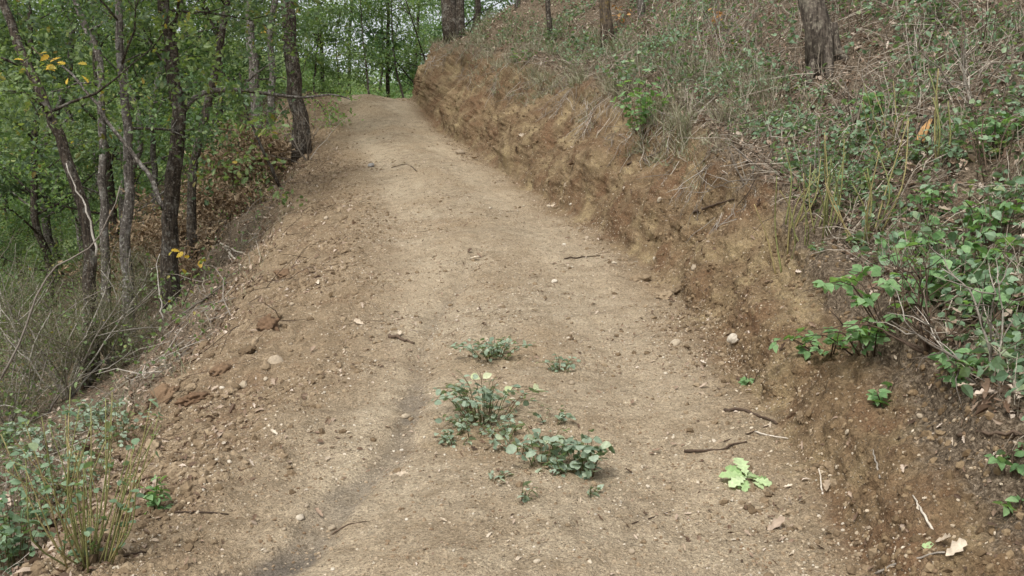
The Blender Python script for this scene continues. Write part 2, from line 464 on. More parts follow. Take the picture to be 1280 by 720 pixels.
dq = np.concatenate([np.linspace(-6, 3.2, 36, endpoint=False), np.geomspace(3.2, 27.5, 400, endpoint=False),
                     np.geomspace(27.5, 70, 50, endpoint=False), np.geomspace(70, 520, 26)])
Xc = pchip(D, full[:, :, 0], dq); Zc = pchip(D, full[:, :, 1], dq)
cnt = [4, 5, 12, 34, 52, 60, 78, 78, 46, 46, 70, 66, 26, 6, 4]
# columns: L6 L5 L4 L3 L2 L1 E C B M T S1 S2 S3 S4 S5
cu = np.concatenate([i + np.arange(c) / c for i, c in enumerate(cnt)] + [[15.0]])
ci = np.minimum(cu.astype(int), 14); ct = cu - ci
X = Xc[:, ci] * (1 - ct) + Xc[:, ci + 1] * ct
Z = Zc[:, ci] * (1 - ct) + Zc[:, ci + 1] * ct
ker = np.exp(-0.5 * (np.arange(-12, 13) / 3.2) ** 2); ker /= ker.sum()
def smooth_u(A):
    Ap = np.pad(A, ((0, 0), (12, 12)), mode='edge'); o = np.zeros_like(A)
    for i, kk in enumerate(ker): o += kk * Ap[:, i:i + A.shape[1]]
    w = np.clip(np.minimum(cu - 4, 12.5 - cu) * 2, 0, 1)
    return A * (1 - w) + o * w
X, Z = smooth_u(X), smooth_u(Z)
P = np.stack([X, np.repeat(dq[:, None], X.shape[1], 1), Z], -1)
U = np.repeat(cu[None], len(dq), 0)
NR, NC = U.shape

def normals(P):
    n = np.cross(np.gradient(P, axis=1), np.gradient(P, axis=0))
    n = nrm(n)
    return np.where(n[..., 2:3] < 0, -n, n)

def prof(stops):
    xs, ys = zip(*stops)
    return np.interp(U, xs, ys)

yy = P[..., 1]
wob = fbm(P, 0.9, 3, seed=3) * 0.5
Uw = U + wob * 0.5
def profw(stops):
    xs, ys = zip(*stops)
    return np.interp(Uw, xs, ys)
a_bank = profw([(7.75, 0), (8.05, 0.75), (8.4, 1), (10.2, 1), (10.5, 0.3), (10.9, 0)])
a_berm = profw([(3.6, 0), (4.2, 0.7), (5.5, 1), (6.0, 0.7), (6.45, 0.0), (7.4, 0.0), (7.9, .45), (8.2, 0)])
a_litter_shade = profw([(4.2, 1), (4.75, 0.5), (5.05, 0), (9.3, 0), (10.0, 0.38), (10.35, 0.9), (10.7, 1)])  # litter and dark topsoil; the band below the lip also paints its undercut shade
a_litter_shade = np.clip(a_litter_shade + np.clip((Uw - 8.5) / 1.2, 0, 1) * np.clip((8.0 - yy) / 2.5, 0, 1) * 0.42, 0, 1)
a_worn = np.clip(prof([(6.1, 0), (6.4, 0.8), (6.75, 0.3), (6.95, 0), (7.2, 0.1), (7.45, 0.9), (7.7, 0.8), (7.88, 0)]) * (0.75 + 0.9 * fbm(P, 0.8, 3, seed=33)), 0, 0.8)
a_far = np.clip((yy - 30) / 12, 0, 1)
N0 = normals(P)

# the runnel down the track: damp grey silt with a shape of its own
bv0 = BVHTree.FromPolygons([tuple(p) for p in P[:, ::2].reshape(-1, 3)],
                           [(a, a + 1, a + 1 + P[:, ::2].shape[1], a + P[:, ::2].shape[1]) for i in range(NR - 1) for a in range(i * P[:, ::2].shape[1], (i + 1) * P[:, ::2].shape[1] - 1)])
def hit(bv, px, py):
    d = Vector(raydir(px, py)).normalized()
    r = bv.ray_cast(Vector(EYE), d)
    return (np.array(r[0]), np.array(r[1])) if r[0] is not None else (None, None)
run = np.array([hit(bv0, *q)[0] for q in [(300, 716), (365, 690), (410, 635), (455, 596), (492, 560), (515, 500), (528, 440), (545, 395), (575, 352), (598, 312), (600, 275)]])
def dist_poly(poly, Q):
    best = np.full(Q.shape[:-1], 1e9)
    for a, b in zip(poly[:-1], poly[1:]):
        ab = (b - a)[:2]; t = np.clip(((Q[..., :2] - a[:2]) @ ab) / (ab @ ab), 0, 1)
        best = np.minimum(best, np.linalg.norm(Q[..., :2] - (a[:2] + t[..., None] * ab), axis=-1))
    return best
dr = dist_poly(run, P) + 0.09 * fbm(P, 3.5, 4, 0.6, seed=21)
a_damp = np.clip((np.interp(yy, [3.6, 5, 7, 10], [0.15, 0.12, 0.08, 0.06]) - dr) / 0.07, 0, 1) * np.interp(yy, [3, 5.2, 7, 9, 11.5], [0.82, 0.74, 0.42, 0.28, 0.0]) * np.clip(0.85 + 1.0 * fbm(P, 1.3, 3, seed=22), 0.45, 1)

# relief
near = np.clip((45 - yy) / 15, 0, 1)
disp = 0.030 * fbm(P, 0.9, 3, seed=1) + 0.022 * fbm(P, 4.0, 3, seed=2) + 0.013 * fbm(P, 15, 3, 0.6, seed=4)
disp -= 0.045 * np.exp(-(np.maximum(dr, 0) / 0.10) ** 2) * np.clip((14 - yy) / 4, 0, 1)
# two shallow wheel tracks with a hump between
uw = prof([(6.0, 0), (6.32, -0.03), (6.85, 0.02), (7.1, 0.03), (7.55, -0.03), (7.9, 0.0)])
disp += uw
berm_r = 0.10 * fbm(P, 1.5, 4, 0.55, seed=5) + 0.065 * np.abs(fbm(P, 5.0, 3, seed=6)) + 0.024 * fbm(P, 22, 2, seed=30)
disp += np.clip(a_berm, 0, 1) * berm_r
# gullied bank: streaks run down the face, with crumbled ledges
ang = fbm(P, 0.7, 2, seed=8) * 0.35
streak = fbm(np.stack([P[..., 0] * 0.5, P[..., 1] + ang, P[..., 2] * 0.25], -1), 2.6, 4, 0.45, seed=9)
ledge = fbm(P, 2.2, 4, 0.48, seed=10)
crumb = np.abs(fbm(P, 8.0, 3, 0.5, seed=12))
bank_r = 0.24 * fbm(P, 0.8, 2, seed=13) + 0.19 * streak + 0.17 * ledge + 0.10 * crumb + 0.03 * fbm(P, 16, 2, seed=51) - 0.05
ab = prof([(8.0, 0), (8.35, 0.8), (9.2, 1), (10.2, 1), (10.8, 0.35), (11.2, 0)])
scl = np.interp(yy, [3, 8, 14, 27], [0.55, 0.7, 0.95, 1.0])
disp += ab * bank_r * scl
# a lip of roots and turf above the bare cut
disp += np.exp(-((Uw - 10.15) / 0.22) ** 2) * 0.14 * scl
ah = prof([(10.4, 0), (11.0, 1), (15, 1)]) + prof([(0, 1), (4.6, 1), (5.1, 0.0), (15, 0)])
disp += ah * (0.22 * fbm(P, 0.7, 3, seed=14) + 0.07 * fbm(P, 4, 3, seed=15))
disp *= near
disp += (1 - near) * 3.0 * fbm(P, 0.03, 3, seed=16) * np.clip((yy - 60) / 60, 0, 1)
P = P + N0 * disp[..., None]
NN = normals(P)

Vg = P.reshape(-1, 3)
def grid_faces(c0, c1, r0=0, r1=NR - 1):
    i = np.arange(r0, r1)[:, None] * NC; j = np.arange(c0, c1)[None]
    return np.stack([i + j, i + j + 1, i + NC + j + 1, i + NC + j], -1).reshape(-1, 4)
cidx = lambda u: int(np.argmin(np.abs(cu - u)))
for nm, u0, u1 in (('forest_floor', 0, 4.55), ('road_verge', 4.55, 6.05), ('dirt_road', 6.05, 8.0), ('earth_bank', 8.0, 10.35), ('hillside', 10.35, 15.0)):
    c0, c1 = cidx(u0), cidx(u1)
    cols = np.arange(c0, c1 + 1)
    sub = P[:, cols].reshape(-1, 3); nc = len(cols)
    i = np.arange(NR - 1)[:, None] * nc; j = np.arange(nc - 1)[None]
    F = np.stack([i + j, i + j + 1, i + nc + j + 1, i + nc + j], -1).reshape(-1, 4)
    mb = MB(); mb.add(sub, F)
    o = mb.build(nm, M['earth'])
    o['kind'] = 'structure'
    for an, av in (('bank', a_bank), ('berm', np.clip(a_berm, 0, 1)), ('litter', a_litter_shade), ('damp', a_damp), ('far', a_far), ('worn', a_worn)):
        at_ = o.data.attributes.new(an, 'FLOAT', 'POINT')
        at_.data.foreach_set('value', av[:, cols].astype(np.float32).ravel())
    me = o.data

BV = BVHTree.FromPolygons(Vg.tolist(), grid_faces(0, NC - 1, 0, NR - 1).tolist())
def G(px, py):
    p, n = hit(BV, px, py)
    if n[2] < 0: n = -n
    return p, n
def drop(x, y, z0=60.0):
    r = BV.ray_cast(Vector((x, y, z0)), Vector((0, 0, -1)))
    if r[0] is None: return np.array([x, y, 0.0]), np.array([0, 0, 1.0])
    n = np.array(r[1]); n = n if n[2] > 0 else -n
    return np.array(r[0]), n

cell_area = np.linalg.norm(np.cross(P[1:, :-1] - P[:-1, :-1], P[:-1, 1:] - P[:-1, :-1]), axis=-1)
_d = P - EYE
_f = _d[..., 1] * math.cos(PITCH) - _d[..., 2] * math.sin(PITCH)
_u = _d[..., 1] * math.sin(PITCH) + _d[..., 2] * math.cos(PITCH)
_f = np.where(_f > 0.3, _f, 1e-3)
_px, _py = 640 + FPX * _d[..., 0] / _f, 360 - FPX * _u / _f
VIEW = ((_px > -190) & (_px < 1470) & (_py > -160) & (_py < 860)).astype(float)
def sample(n, u0, u1, y0=3.4, y1=27.0, power=0.5, mask=None):
    """n random points on the terrain; power 1 spreads evenly by area, lower crowds the near ground"""
    w = cell_area ** power * (0.02 + VIEW[:-1, :-1])
    Uc, Yc = U[:-1, :-1], P[:-1, :-1, 1]
    w = w * ((Uc >= u0) & (Uc <= u1) & (Yc >= y0) & (Yc <= y1))
    if mask is not None: w = w * mask[:-1, :-1]
    w = w.ravel(); w /= w.sum()
    k = RNG.choice(len(w), n, p=w)
    i, j = np.divmod(k, NC - 1)
    a, b = RNG.random((2, n, 1))
    p = P[i, j] * (1 - a) * (1 - b) + P[i + 1, j] * a * (1 - b) + P[i, j + 1] * (1 - a) * b + P[i + 1, j + 1] * a * b
    return p, NN[i, j], U[i, j]

# ------------------------------------------------------------------ base shapes
def fan_leaf(outline, fold=0.25, droop=0.15):
    """a leaf lying along +x, folded at its midrib; outline is (x, half width)"""
    n = len(outline)
    mid = [(x, 0, -droop * x * x) for x, w in outline]
    lf = [(x, w, fold * w - droop * x * x) for x, w in outline]
    rt = [(x, -w, fold * w - droop * x * x) for x, w in outline]
    V = np.array(mid + lf + rt)
    F = []
    for i in range(n - 1):
        F.append((i, i + 1, n + i + 1, n + i)); F.append((i, 2 * n + i, 2 * n + i + 1, i + 1))
    return V, [np.array(F)]
OVATE = fan_leaf([(0, 0.02), (0.18, 0.26), (0.45, 0.36), (0.75, 0.22), (1, 0.01)], 0.3, 0.22)
ROUNDL = fan_leaf([(0, 0.05), (0.2, 0.33), (0.5, 0.42), (0.8, 0.30), (1, 0.04)], 0.2, 0.2)
OAK = fan_leaf([(0, 0.015), (0.12, 0.03), (0.22, 0.16), (0.30, 0.10), (0.43, 0.27), (0.52, 0.15), (0.66, 0.32), (0.76, 0.17), (0.88, 0.22), (1, 0.03)], 0.25, 0.25)
DIAM = (np.array([(0, 0, 0), (0.45, 0.30, 0.07), (1, 0, -0.10), (0.45, -0.30, 0.07)]), [np.array([(0, 2, 1), (0, 3, 2)])])
CURL = fan_leaf([(0, 0.02), (0.2, 0.17), (0.35, 0.12), (0.55, 0.28), (0.7, 0.15), (0.85, 0.20), (1, 0.03)], 0.75, -0.35)
CURL2 = fan_leaf([(0, 0.03), (0.3, 0.25), (0.65, 0.28), (1, 0.02)], 0.5, 0.5)
BLADE = (np.array([(-0.5, 0, 0), (0.5, 0, 0), (-0.35, 0.12, 0.45), (0.35, 0.12, 0.45), (0, 0.5, 0.85)]) * np.array([0.035, 1, 1]), [np.array([(0, 1, 3, 2)]), np.array([(2, 3, 4)])])
TWIG = MB().tube([(0, 0, 0), (0.35, 0.05, 0.02), (0.7, -0.02, 0.03), (1, 0.06, 0)], [0.009, 0.0085, 0.007, 0.0035], 4)
TWIG = (np.concatenate(TWIG.v), TWIG.f)
def ico(jit, seed, flat=0.7):
    r = random.Random(seed); t = (1 + 5 ** .5) / 2
    v = nrm(np.array([(-1, t, 0), (1, t, 0), (-1, -t, 0), (1, -t, 0), (0, -1, t), (0, 1, t), (0, -1, -t), (0, 1, -t), (t, 0, -1), (t, 0, 1), (-t, 0, -1), (-t, 0, 1)]))
    f = np.array([(0, 11, 5), (0, 5, 1), (0, 1, 7), (0, 7, 10), (0, 10, 11), (1, 5, 9), (5, 11, 4), (11, 10, 2), (10, 7, 6), (7, 1, 8), (3, 9, 4), (3, 4, 2), (3, 2, 6), (3, 6, 8), (3, 8, 9), (4, 9, 5), (2, 4, 11), (6, 2, 10), (8, 6, 7), (9, 8, 1)])
    v = v * np.array([[1 + r.uniform(-jit, jit)] for _ in v]) * np.array([1, r.uniform(0.7, 0.95), flat])
    return v, [f]
PEB = [ico(0.25, s, 0.62) for s in range(5)]
def rock(seed, jit=0.28, flat=0.65, sub=2):
    v, (f,) = ico(0.0, seed, 1.0)
    for _ in range(sub):
        cache, nv, nf = {}, list(map(tuple, v)), []
        def midp(a, b):
            kk = (min(a, b), max(a, b))
            if kk not in cache:
                cache[kk] = len(nv); nv.append(tuple(nrm((np.array(nv[a]) + np.array(nv[b])) / 2)))
            return cache[kk]
        for a, b, c in f:
            x, y, z = midp(a, b), midp(b, c), midp(c, a)
            nf += [(a, x, z), (b, y, x), (c, z, y), (x, y, z)]
        v, f = np.array(nv), np.array(nf)
        v = nrm(v)
    off = np.array([seed * 3.7, seed * 1.3, seed * 2.1])
    v = v * (1 + jit * (fbm(v + off, 1.3, 3, 0.6, seed=seed) + (0.5 * fbm(v + off, 4.5, 2, 0.6, seed=seed + 3) if jit > 0.4 else 0)))[:, None] * np.array([1, 0.8, flat])
    return v, [f]

# ------------------------------------------------------------------ trees
def smooth_path(pts, n=14):
    pts = np.asarray(pts, float)
    if len(pts) < 3: return pts[0] + (pts[-1] - pts[0]) * np.linspace(0, 1, n)[:, None]
    t = np.concatenate([[0], np.cumsum(np.linalg.norm(np.diff(pts, axis=0), axis=1))])
    return pchip(t, pts, np.linspace(0, t[-1], n))

def wander(p, d, L, n=5, k=0.25):
    pts = [np.array(p, float)]; d = nrm(d)
    for _ in range(n):
        d = nrm(d + RNG.normal(0, k, 3) * 0.6)
        pts.append(pts[-1] + d * L / n)
    return np.array(pts)

def spray(tips, n_each, sig, size, mb, base, up=0.8, flat=0.6):
    if len(tips) == 0: return
    tips = np.asarray(tips)
    c = np.repeat(tips, n_each, 0)
    p = c + RNG.normal(0, 1, c.shape) * np.array([sig, sig, sig * flat])
    n = nrm(RNG.normal(0, 1, p.shape) + np.array([0, 0, up]))
    mb.scatter(base, p, frames(n), RNG.uniform(0.65, 1.25, len(p)) * size)

def tree(name, label, path, r0, height, bark, leaf, n_limb=8, n_leaf=26, size=0.07, crown_from=0.35, limb_len=2.0, sig=0.26, group=None, base_leaf=OAK, root=True, cat='tree', extra=None, limb_parts=True):
    """trunk through path (world), carried on upward to the given height; limbs and leaves spread from it"""
    path = [np.array(p, float) for p in path]
    d = nrm(path[-1] - path[-2] if len(path) > 1 else np.array([0, 0, 1.0]))
    top = path[-1][2]
    goal = path[0][2] + height
    while path[-1][2] < goal:
        d = nrm(d * np.array([0.75, 0.75, 1]) + np.array([RNG.normal(0, .10), RNG.normal(0, .10), 0.25]))
        path.append(path[-1] + d * min(1.2, max(0.35, goal - path[-1][2])))
    pp = smooth_path(path, 26)
    rr = r0 * np.interp(np.linspace(0, 1, 26), [0, 0.03, 0.08, 0.6, 1], [1.45, 1.2, 1.0, 0.62, 0.15])
    pp[0] -= (0, 0, 0.25)
    pp = pp + RNG.normal(0, r0 * 0.16, pp.shape) + np.cumsum(RNG.normal(0, r0 * 0.07, pp.shape), 0)
    t = empty(name, path[0], label, cat, group)
    tr = MB().tube(pp, rr, 10, jit=0.05)
    joined = not limb_parts
    n_leaf = int(n_leaf * 1.7); size *= 0.72
    crown = MB(); limbs = tr if joined else None
    for i in range(n_limb):
        f = crown_from + (1 - crown_from) * (i + RNG.random()) / n_limb
        k = min(int(f * 25), 24)
        a = RNG.random() * 6.283; el = RNG.uniform(0.05, 0.9)
        dirn = np.array([math.cos(a) * math.cos(el), math.sin(a) * math.cos(el), math.sin(el)])
        L = limb_len * RNG.uniform(0.6, 1.15) * (1.15 - 0.5 * f)
        w = wander(pp[k], dirn, L, 5)
        lb = tr if joined else MB()
        rb = min(rr[k] * 0.36, 0.008 + L * 0.010)
        lb.tube(w, np.linspace(rb, rb * 0.3, 6), 5)
        tips = [w[3], w[-1]]
        for q in range(4):
            s = w[RNG.integers(2, 6)]
            dd = nrm(dirn + RNG.normal(0, 0.7, 3))
            w2 = wander(s, dd, L * RNG.uniform(0.25, 0.5), 3)
            lb.tube(w2, np.linspace(rb * 0.4, rb * 0.15, 4), 4)
            tips += [w2[-1], w2[2]]
        spray(tips, n_leaf, sig * 0.8, size, crown, base_leaf)
        if not joined: lb.build('limb', bark, t)
    spray(pp[-4:], n_leaf, sig * 1.3, size, crown, base_leaf)
    if extra:
        for pts, ne, sg in extra:
            spray(pts, int(ne * 1.3), sg, size * 1.45, crown, base_leaf)
    tr.build('trunk', bark, t)
    if crown.n: crown.build('crown', leaf, t, smooth=False)
    return t

def px_path(pts, Y):
    return [at(a, b, Y) for a, b in pts]
def rooted(pts, Y):
    """path through pixels at distance Y whose foot is carried down to the ground"""
    p = px_path(pts, Y)
    g, _ = drop(p[0][0], Y)
    if g[2] < p[0][2] - 0.02: p = [np.array([p[0][0], Y, g[2]])] + p
    else: p[0] = np.array([p[0][0], Y, g[2]])
    return p

def front(n=22):
    """low leafy shoots of the nearest trees, hanging in the wood at several distances"""
    return [(clump(RNG.uniform(-20, 345), RNG.uniform(-10, 225), RNG.uniform(13.5, 18.5), 2, 0.25), 20, 0.17) for _ in range(n)]
def clump(px, py, Y, n, spread):
    return at(px, py, Y) + RNG.normal(0, spread, (n, 3))

T = []
# left-hand wood, nearest trees first
T.append(tree('oak_tree', 'dark leaning trunk slanting down from the upper corner behind the grey heath brush',
     rooted([(110, 275), (95, 225), (65, 150), (35, 85), (10, 30), (-10, -20)], 13.0), 0.09, 7.5, M['bark_dark'], M['oak'], 9, 30, 0.10, 0.38, 2.0, extra=front()))
T.append(tree('oak_tree', 'pale lichen-grey straight trunk beside the brown-barked forest oak',
     rooted([(158, 300), (160, 200), (154, 100), (147, 0)], 14.5), 0.085, 7.5, M['bark_grey'], M['oak'], 9, 30, 0.10, 0.38, 2.0, extra=front()))
oakT = tree('oak_tree', 'thick brown oak trunk with a bare limb reaching out over the verge',
     rooted([(212, 272), (220, 200), (222, 140), (215, 80), (203, 0)], 15.5), 0.135, 8.5, M['bark_dark'], M['oak'], 10, 30, 0.10, 0.42, 2.6)
T.append(oakT)
MB().tube(smooth_path([at(228, 142, 15.5), at(240, 125, 15.6), at(262, 114, 15.7), at(300, 112, 15.8), at(335, 117, 15.9), at(375, 122, 16.0), at(415, 118, 16.1), at(438, 124, 16.1)], 18), np.linspace(0.05, 0.010, 18), 6, jit=0.12).build('bare_limb', M['bark_grey'], oakT)
MB().tube(smooth_path([at(300, 112, 15.8), at(320, 92, 15.7), at(345, 75, 15.6)], 7), np.linspace(0.022, 0.006, 7), 5).build('bare_limb', M['bark_grey'], oakT)
T.append(tree('oak_tree', 'slender tree with a bent trunk crossing behind the lichen-grey trunk',
     rooted([(128, 260), (126, 130), (124, 75), (106, 32), (94, 0)], 17.0), 0.08, 10, M['bark_grey'], M['oak'], 9, 28, 0.10, 0.4, 2.2))
T.append(tree('oak_tree', 'thin dark stem leaning up beside the oak with the bare limb',
     rooted([(238, 235), (252, 160), (266, 105), (276, 40), (284, 0)], 18.0), 0.085, 10, M['bark_dark'], M['oak'], 9, 28, 0.10, 0.4, 2.2))
T.append(tree('oak_tree', 'lichen-spotted dark trunk rooted at the top edge of the road verge',
     rooted([(376, 168), (370, 120), (364, 60), (360, 0)], 20.6), 0.165, 9, M['bark_dark'], M['oak'], 9, 34, 0.11, 0.42, 2.6,
     extra=[(clump(325, 40, 20.5, 14, 0.4), 16, 0.22), (clump(405, 20, 22, 12, 0.35), 16, 0.22), (clump(295, 25, 19, 12, 0.5), 16, 0.22)]))
T.append(tree('oak_tree', 'greyish trunk standing just behind the brush pile of brown leaves',
     rooted([(322, 165), (318, 110), (312, 50), (308, 0)], 22.0), 0.12, 10, M['bark_grey'], M['oak'], 9, 28, 0.10, 0.4, 2.4))
T.append(tree('oak_tree', 'thin forked-looking stem between the lichen-spotted trunk and the greyish trunk',
     rooted([(338, 140), (340, 90), (336, 40), (345, 0)], 24.0), 0.085, 10, M['bark_grey'], M['oak'], 9, 28, 0.10, 0.4, 2.2))
# behind the crest
for px, bx, Yd, h, lab in ((440, 436, 36, 11, 'straight dark young tree showing beyond the crest of the road'),
                           (484, 484, 34, 9, 'slim tree centred beyond the far end of the road'),
                           (398, 402, 33, 11, 'leafy tree beyond the crest and behind the verge trunk'),
                           (524, 520, 38, 12, 'bright leafy tree beyond the crest against the end of the earth bank')):
    g, _ = drop(at(bx, 120, Yd)[0], Yd)
    T.append(tree('oak_tree', lab, [g, at(bx, 80, Yd), at(px, 10, Yd)], 0.08, h, M['bark_dark'], M['oak_lit'], 11, 30, 0.12, 0.3, 2.6, 0.32))
# on the bank and the slope above it
twin = rooted([(570, 58), (566, 30), (562, 0)], 26.0)
T.append(tree('oak_tree', 'dark double-stemmed tree rooted on the lip of the bank', twin, 0.20, 10, M['bark_dark'], M['oak'], 9, 30, 0.11, 0.55, 2.4))
b0 = drop(at(578, 58, 25.7)[0], 25.7)[0]
MB().tube(smooth_path([b0 - (0, 0, .2), at(575, 20, 25.7), at(577, -40, 25.7), at(585, -150, 25.7)], 10), np.linspace(0.13, 0.05, 10), 8, jit=0.06).build('second_stem', M['bark_dark'], T[-1])
for (a, b, c, dd, rad, lab, bk) in (
        (597, 22, 596, 29.0, 0.09, 'thin trunk just beyond the double-stemmed tree', 'bark_dark'),
        (688, 52, 684, 21.5, 0.05, 'slim black sapling on the grassy top of the bank', 'bark_dark'),
        (760, 48, 756, 19.0, 0.105, 'short brown trunk beside the orange withered leaves', 'bark_moss'),
        (648, 18, 645, 25.0, 0.06, 'faint sapling between the double-stemmed tree and the black sapling', 'bark_grey'),
        (802, 26, 800, 19.5, 0.06, 'crooked little trunk next to the short brown trunk', 'bark_grey')):
    T.append(tree('oak_tree', lab, rooted([(a, b), (c, -30)], dd), rad, 7.5, M[bk], M['oak'], 7, 24, 0.10, 0.6, 2.0))
big = tree('oak_tree', 'stout mossy trunk with a flared foot on the littered slope', rooted([(1032, 66), (1022, 25), (1012, -20)], 11.2), 0.135, 9, M['bark_slope'], M['oak'], 8, 30, 0.10, 0.6, 2.6)
fl = MB()
for a in (0.3, 2.2, 3.6, 4.6, 5.6):
    b = np.array(big.location)
    q = b + np.array([math.cos(a) * 0.27, math.sin(a) * 0.27, 0]); g, _ = drop(q[0], q[1])
    fl.tube(smooth_path([b + np.array([math.cos(a) * .06, math.sin(a) * .06, 0.40]), b + np.array([math.cos(a) * .13, math.sin(a) * .13, 0.10]), g - (0, 0, 0.05)], 7), np.linspace(0.075, 0.04, 7), 7, jit=0.1)
fl.build('root_flare', M['bark_slope'], big)
T.append(big)

# the deeper wood: four made, the rest copied
proto = []
for i, (h, rad, lf) in enumerate(((10, 0.10, 'oak'), (12, 0.12, 'oak'), (9, 0.08, 'oak_far'), (11, 0.10, 'oak_far'))):
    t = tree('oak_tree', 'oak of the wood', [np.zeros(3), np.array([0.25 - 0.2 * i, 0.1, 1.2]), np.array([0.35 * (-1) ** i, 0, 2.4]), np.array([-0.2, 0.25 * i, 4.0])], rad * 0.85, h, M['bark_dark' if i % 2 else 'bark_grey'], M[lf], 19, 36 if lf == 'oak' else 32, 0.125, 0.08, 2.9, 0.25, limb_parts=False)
    proto.append(t)
WL = ['slender trees of the shaded wood below the road', 'trees in the bright wood beyond the crest']
spots = []
rr_ = random.Random(5)
for Y, px0, px1, n in ((21, -120, 190, 3), (25, -60, 300, 5), (30, -80, 330, 6), (36, -60, 340, 7), (44, -40, 360, 6), (54, 0, 380, 6)):
    for i in range(n):
        px = px0 + (px1 - px0) * (i + rr_.uniform(0.1, 0.9)) / n
        spots.append((px, Y + rr_.uniform(-2, 2), 0))
for Y, px0, px1, n in ((36, 535, 600, 1), (46, 380, 560, 4), (62, 340, 600, 5), (34, 600, 760, 3)):
    for i in range(n):
        px = px0 + (px1 - px0) * (i + rr_.uniform(0.1, 0.9)) / n
        spots.append((px, Y + rr_.uniform(-2, 2), 1))
used = set()
for i, (px, Y, kind) in enumerate(spots):
    k = (i % 4) if kind == 0 else 2 + i % 2
    c = proto[k] if k not in used else copy_tree(proto[k])
    used.add(k)
    g, _ = drop(at(px, 200, Y)[0], Y)
    c.location = Vector(g)
    s = rr_.uniform(0.85, 1.25) * (1.35 if kind else 1)
    c.scale = (s, s, s); c.rotation_euler = (0, 0, rr_.uniform(0, 6.28))
    tag(c, ['slender leafy tree deep in the shaded wood below the road', 'bright leafy tree in the wood beyond the crest of the road'][kind], 'tree', WL[kind])

# low young oaks just beyond the crest
for i, (px, Y, lab) in enumerate(((392, 31.5, 'low leafy young oak at the far edge of the road end'), (425, 33, 'bushy young oak in front of the straight dark young tree'), (462, 32.5, 'bushy young oak between the two slim trees beyond the crest'), (505, 33, 'bushy pale young oak against the end of the earth bank'))):
    g, _ = drop(at(px, 120, Y)[0], Y)
    tree('young_oak', lab, [g, g + np.array([0.1, 0, 0.8]), g + np.array([0.0, 0, 1.6])], 0.045, 4.2 + 0.4 * i, M['bark_dark'], M['oak_lit'], 10, 20, 0.13, 0.08, 1.5, 0.28, group=None)

# far hillside wood, one mass
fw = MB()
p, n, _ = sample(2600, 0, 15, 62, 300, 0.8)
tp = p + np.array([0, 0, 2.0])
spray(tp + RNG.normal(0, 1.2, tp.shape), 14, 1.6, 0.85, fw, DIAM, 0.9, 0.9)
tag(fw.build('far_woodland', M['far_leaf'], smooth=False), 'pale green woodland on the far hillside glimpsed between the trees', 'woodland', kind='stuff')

# understorey leaves on the slope below the road
us = MB()
p, n, u = sample(2300, 0.9, 4.7, 9, 60, 0.7, mask=np.where((U > 3.7) & (yy < 20), 0.10, 1.0))
hgt = RNG.random(len(p)) ** 1.5 * np.clip((4.9 - u), 0.1, 1.6)
spray(p + np.stack([np.zeros(len(p)), np.zeros(len(p)), 0.1 + hgt], -1), 22, 0.22, 0.055, us, OVATE, 0.8, 0.7)
tag(us.build('undergrowth', M['oak'], smooth=False), 'low green undergrowth covering the slope under the wood', 'undergrowth', kind='stuff')

# ------------------------------------------------------------------ litter, gravel, grass
def flat_scatter(name, mat, base, n, u0, u1, y0, y1, smin, smax, label, cat, tilt=0.25, lift=0.006, power=0.5, mask=None, smooth=False, sz=None):
    mb = MB()
    per = n // len(base)
    for b in base:
        p, nn, u = sample(per, u0, u1, y0, y1, power, mask)
        s = (smin + (smax - smin) * RNG.random(per) ** 2.2) * (np.clip(p[:, 1] / 9.0, 0.45, 1) if 'twig' in name else 1)
        mb.scatter(b, p + nn * (lift if np.isscalar(lift) else RNG.uniform(*lift, (per, 1))), frames(nn, tilt=np.full(per, tilt)), s if sz is None else s[:, None] * np.array(sz))
    return tag(mb.build(name, mat, smooth=smooth), label, cat, kind='stuff')

cl = fbm(P, 1.1, 3, seed=41); cl2 = fbm(P, 2.5, 3, seed=44)
clm = np.clip(0.5 + 1.6 * cl, 0.05, 1.6)
edge = np.clip(prof([(4.8, 1.4), (6.2, 1.0), (6.5, 0.6), (7.6, 0.6), (7.85, 1.3), (8.15, 0.8), (8.5, 0.4), (10.3, 0.35)]), 0, 2)
flat_scatter('gravel', M['pebble'], PEB, 34000, 4.9, 10.2, 3.4, 20, 0.0030, 0.013, 'fine pale grit and pebbles strewn over the road', 'gravel', 0.4, 0.001, 0.42, mask=edge * np.clip(0.6 + cl2, 0.15, 2))
flat_scatter('soil_crumbs', M['clod'], PEB, 9000, 4.4, 8.3, 3.4, 27, 0.006, 0.034, 'brown soil crumbs on the verge and at the foot of the bank', 'soil', 0.5, 0.002, 0.5,
             mask=np.clip(prof([(4.4, 1), (5.4, 1.6), (6.1, 0.8), (6.4, 0.08), (7.65, 0.08), (7.95, 1.3), (8.15, 0.8), (9, 0.5), (10.3, 0.6)]), 0, 2) * clm)
flat_scatter('leaf_litter', M['dead'], [CURL, CURL2, CURL], 27000, 10.2, 13.2, 3.4, 30, 0.03, 0.09, 'brown dead leaves carpeting the slope above the bank', 'leaf litter', 0.5, (0.004, 0.04), 0.5)
flat_scatter('leaf_litter', M['dead'], [CURL, CURL2], 12000, 2.2, 5.0, 4.0, 34, 0.03, 0.085, 'brown dead leaves on the ground under the wood', 'leaf litter', 0.5, (0.004, 0.04), 0.5)
flat_scatter('leaf_crumbs', M['dead'], [CURL2, CURL], 6500, 5.0, 10.3, 3.4, 27, 0.012, 0.042, 'torn bits of dead leaf blown across the road and bank', 'leaf litter', 0.3, 0.006, 0.5, mask=edge * clm)
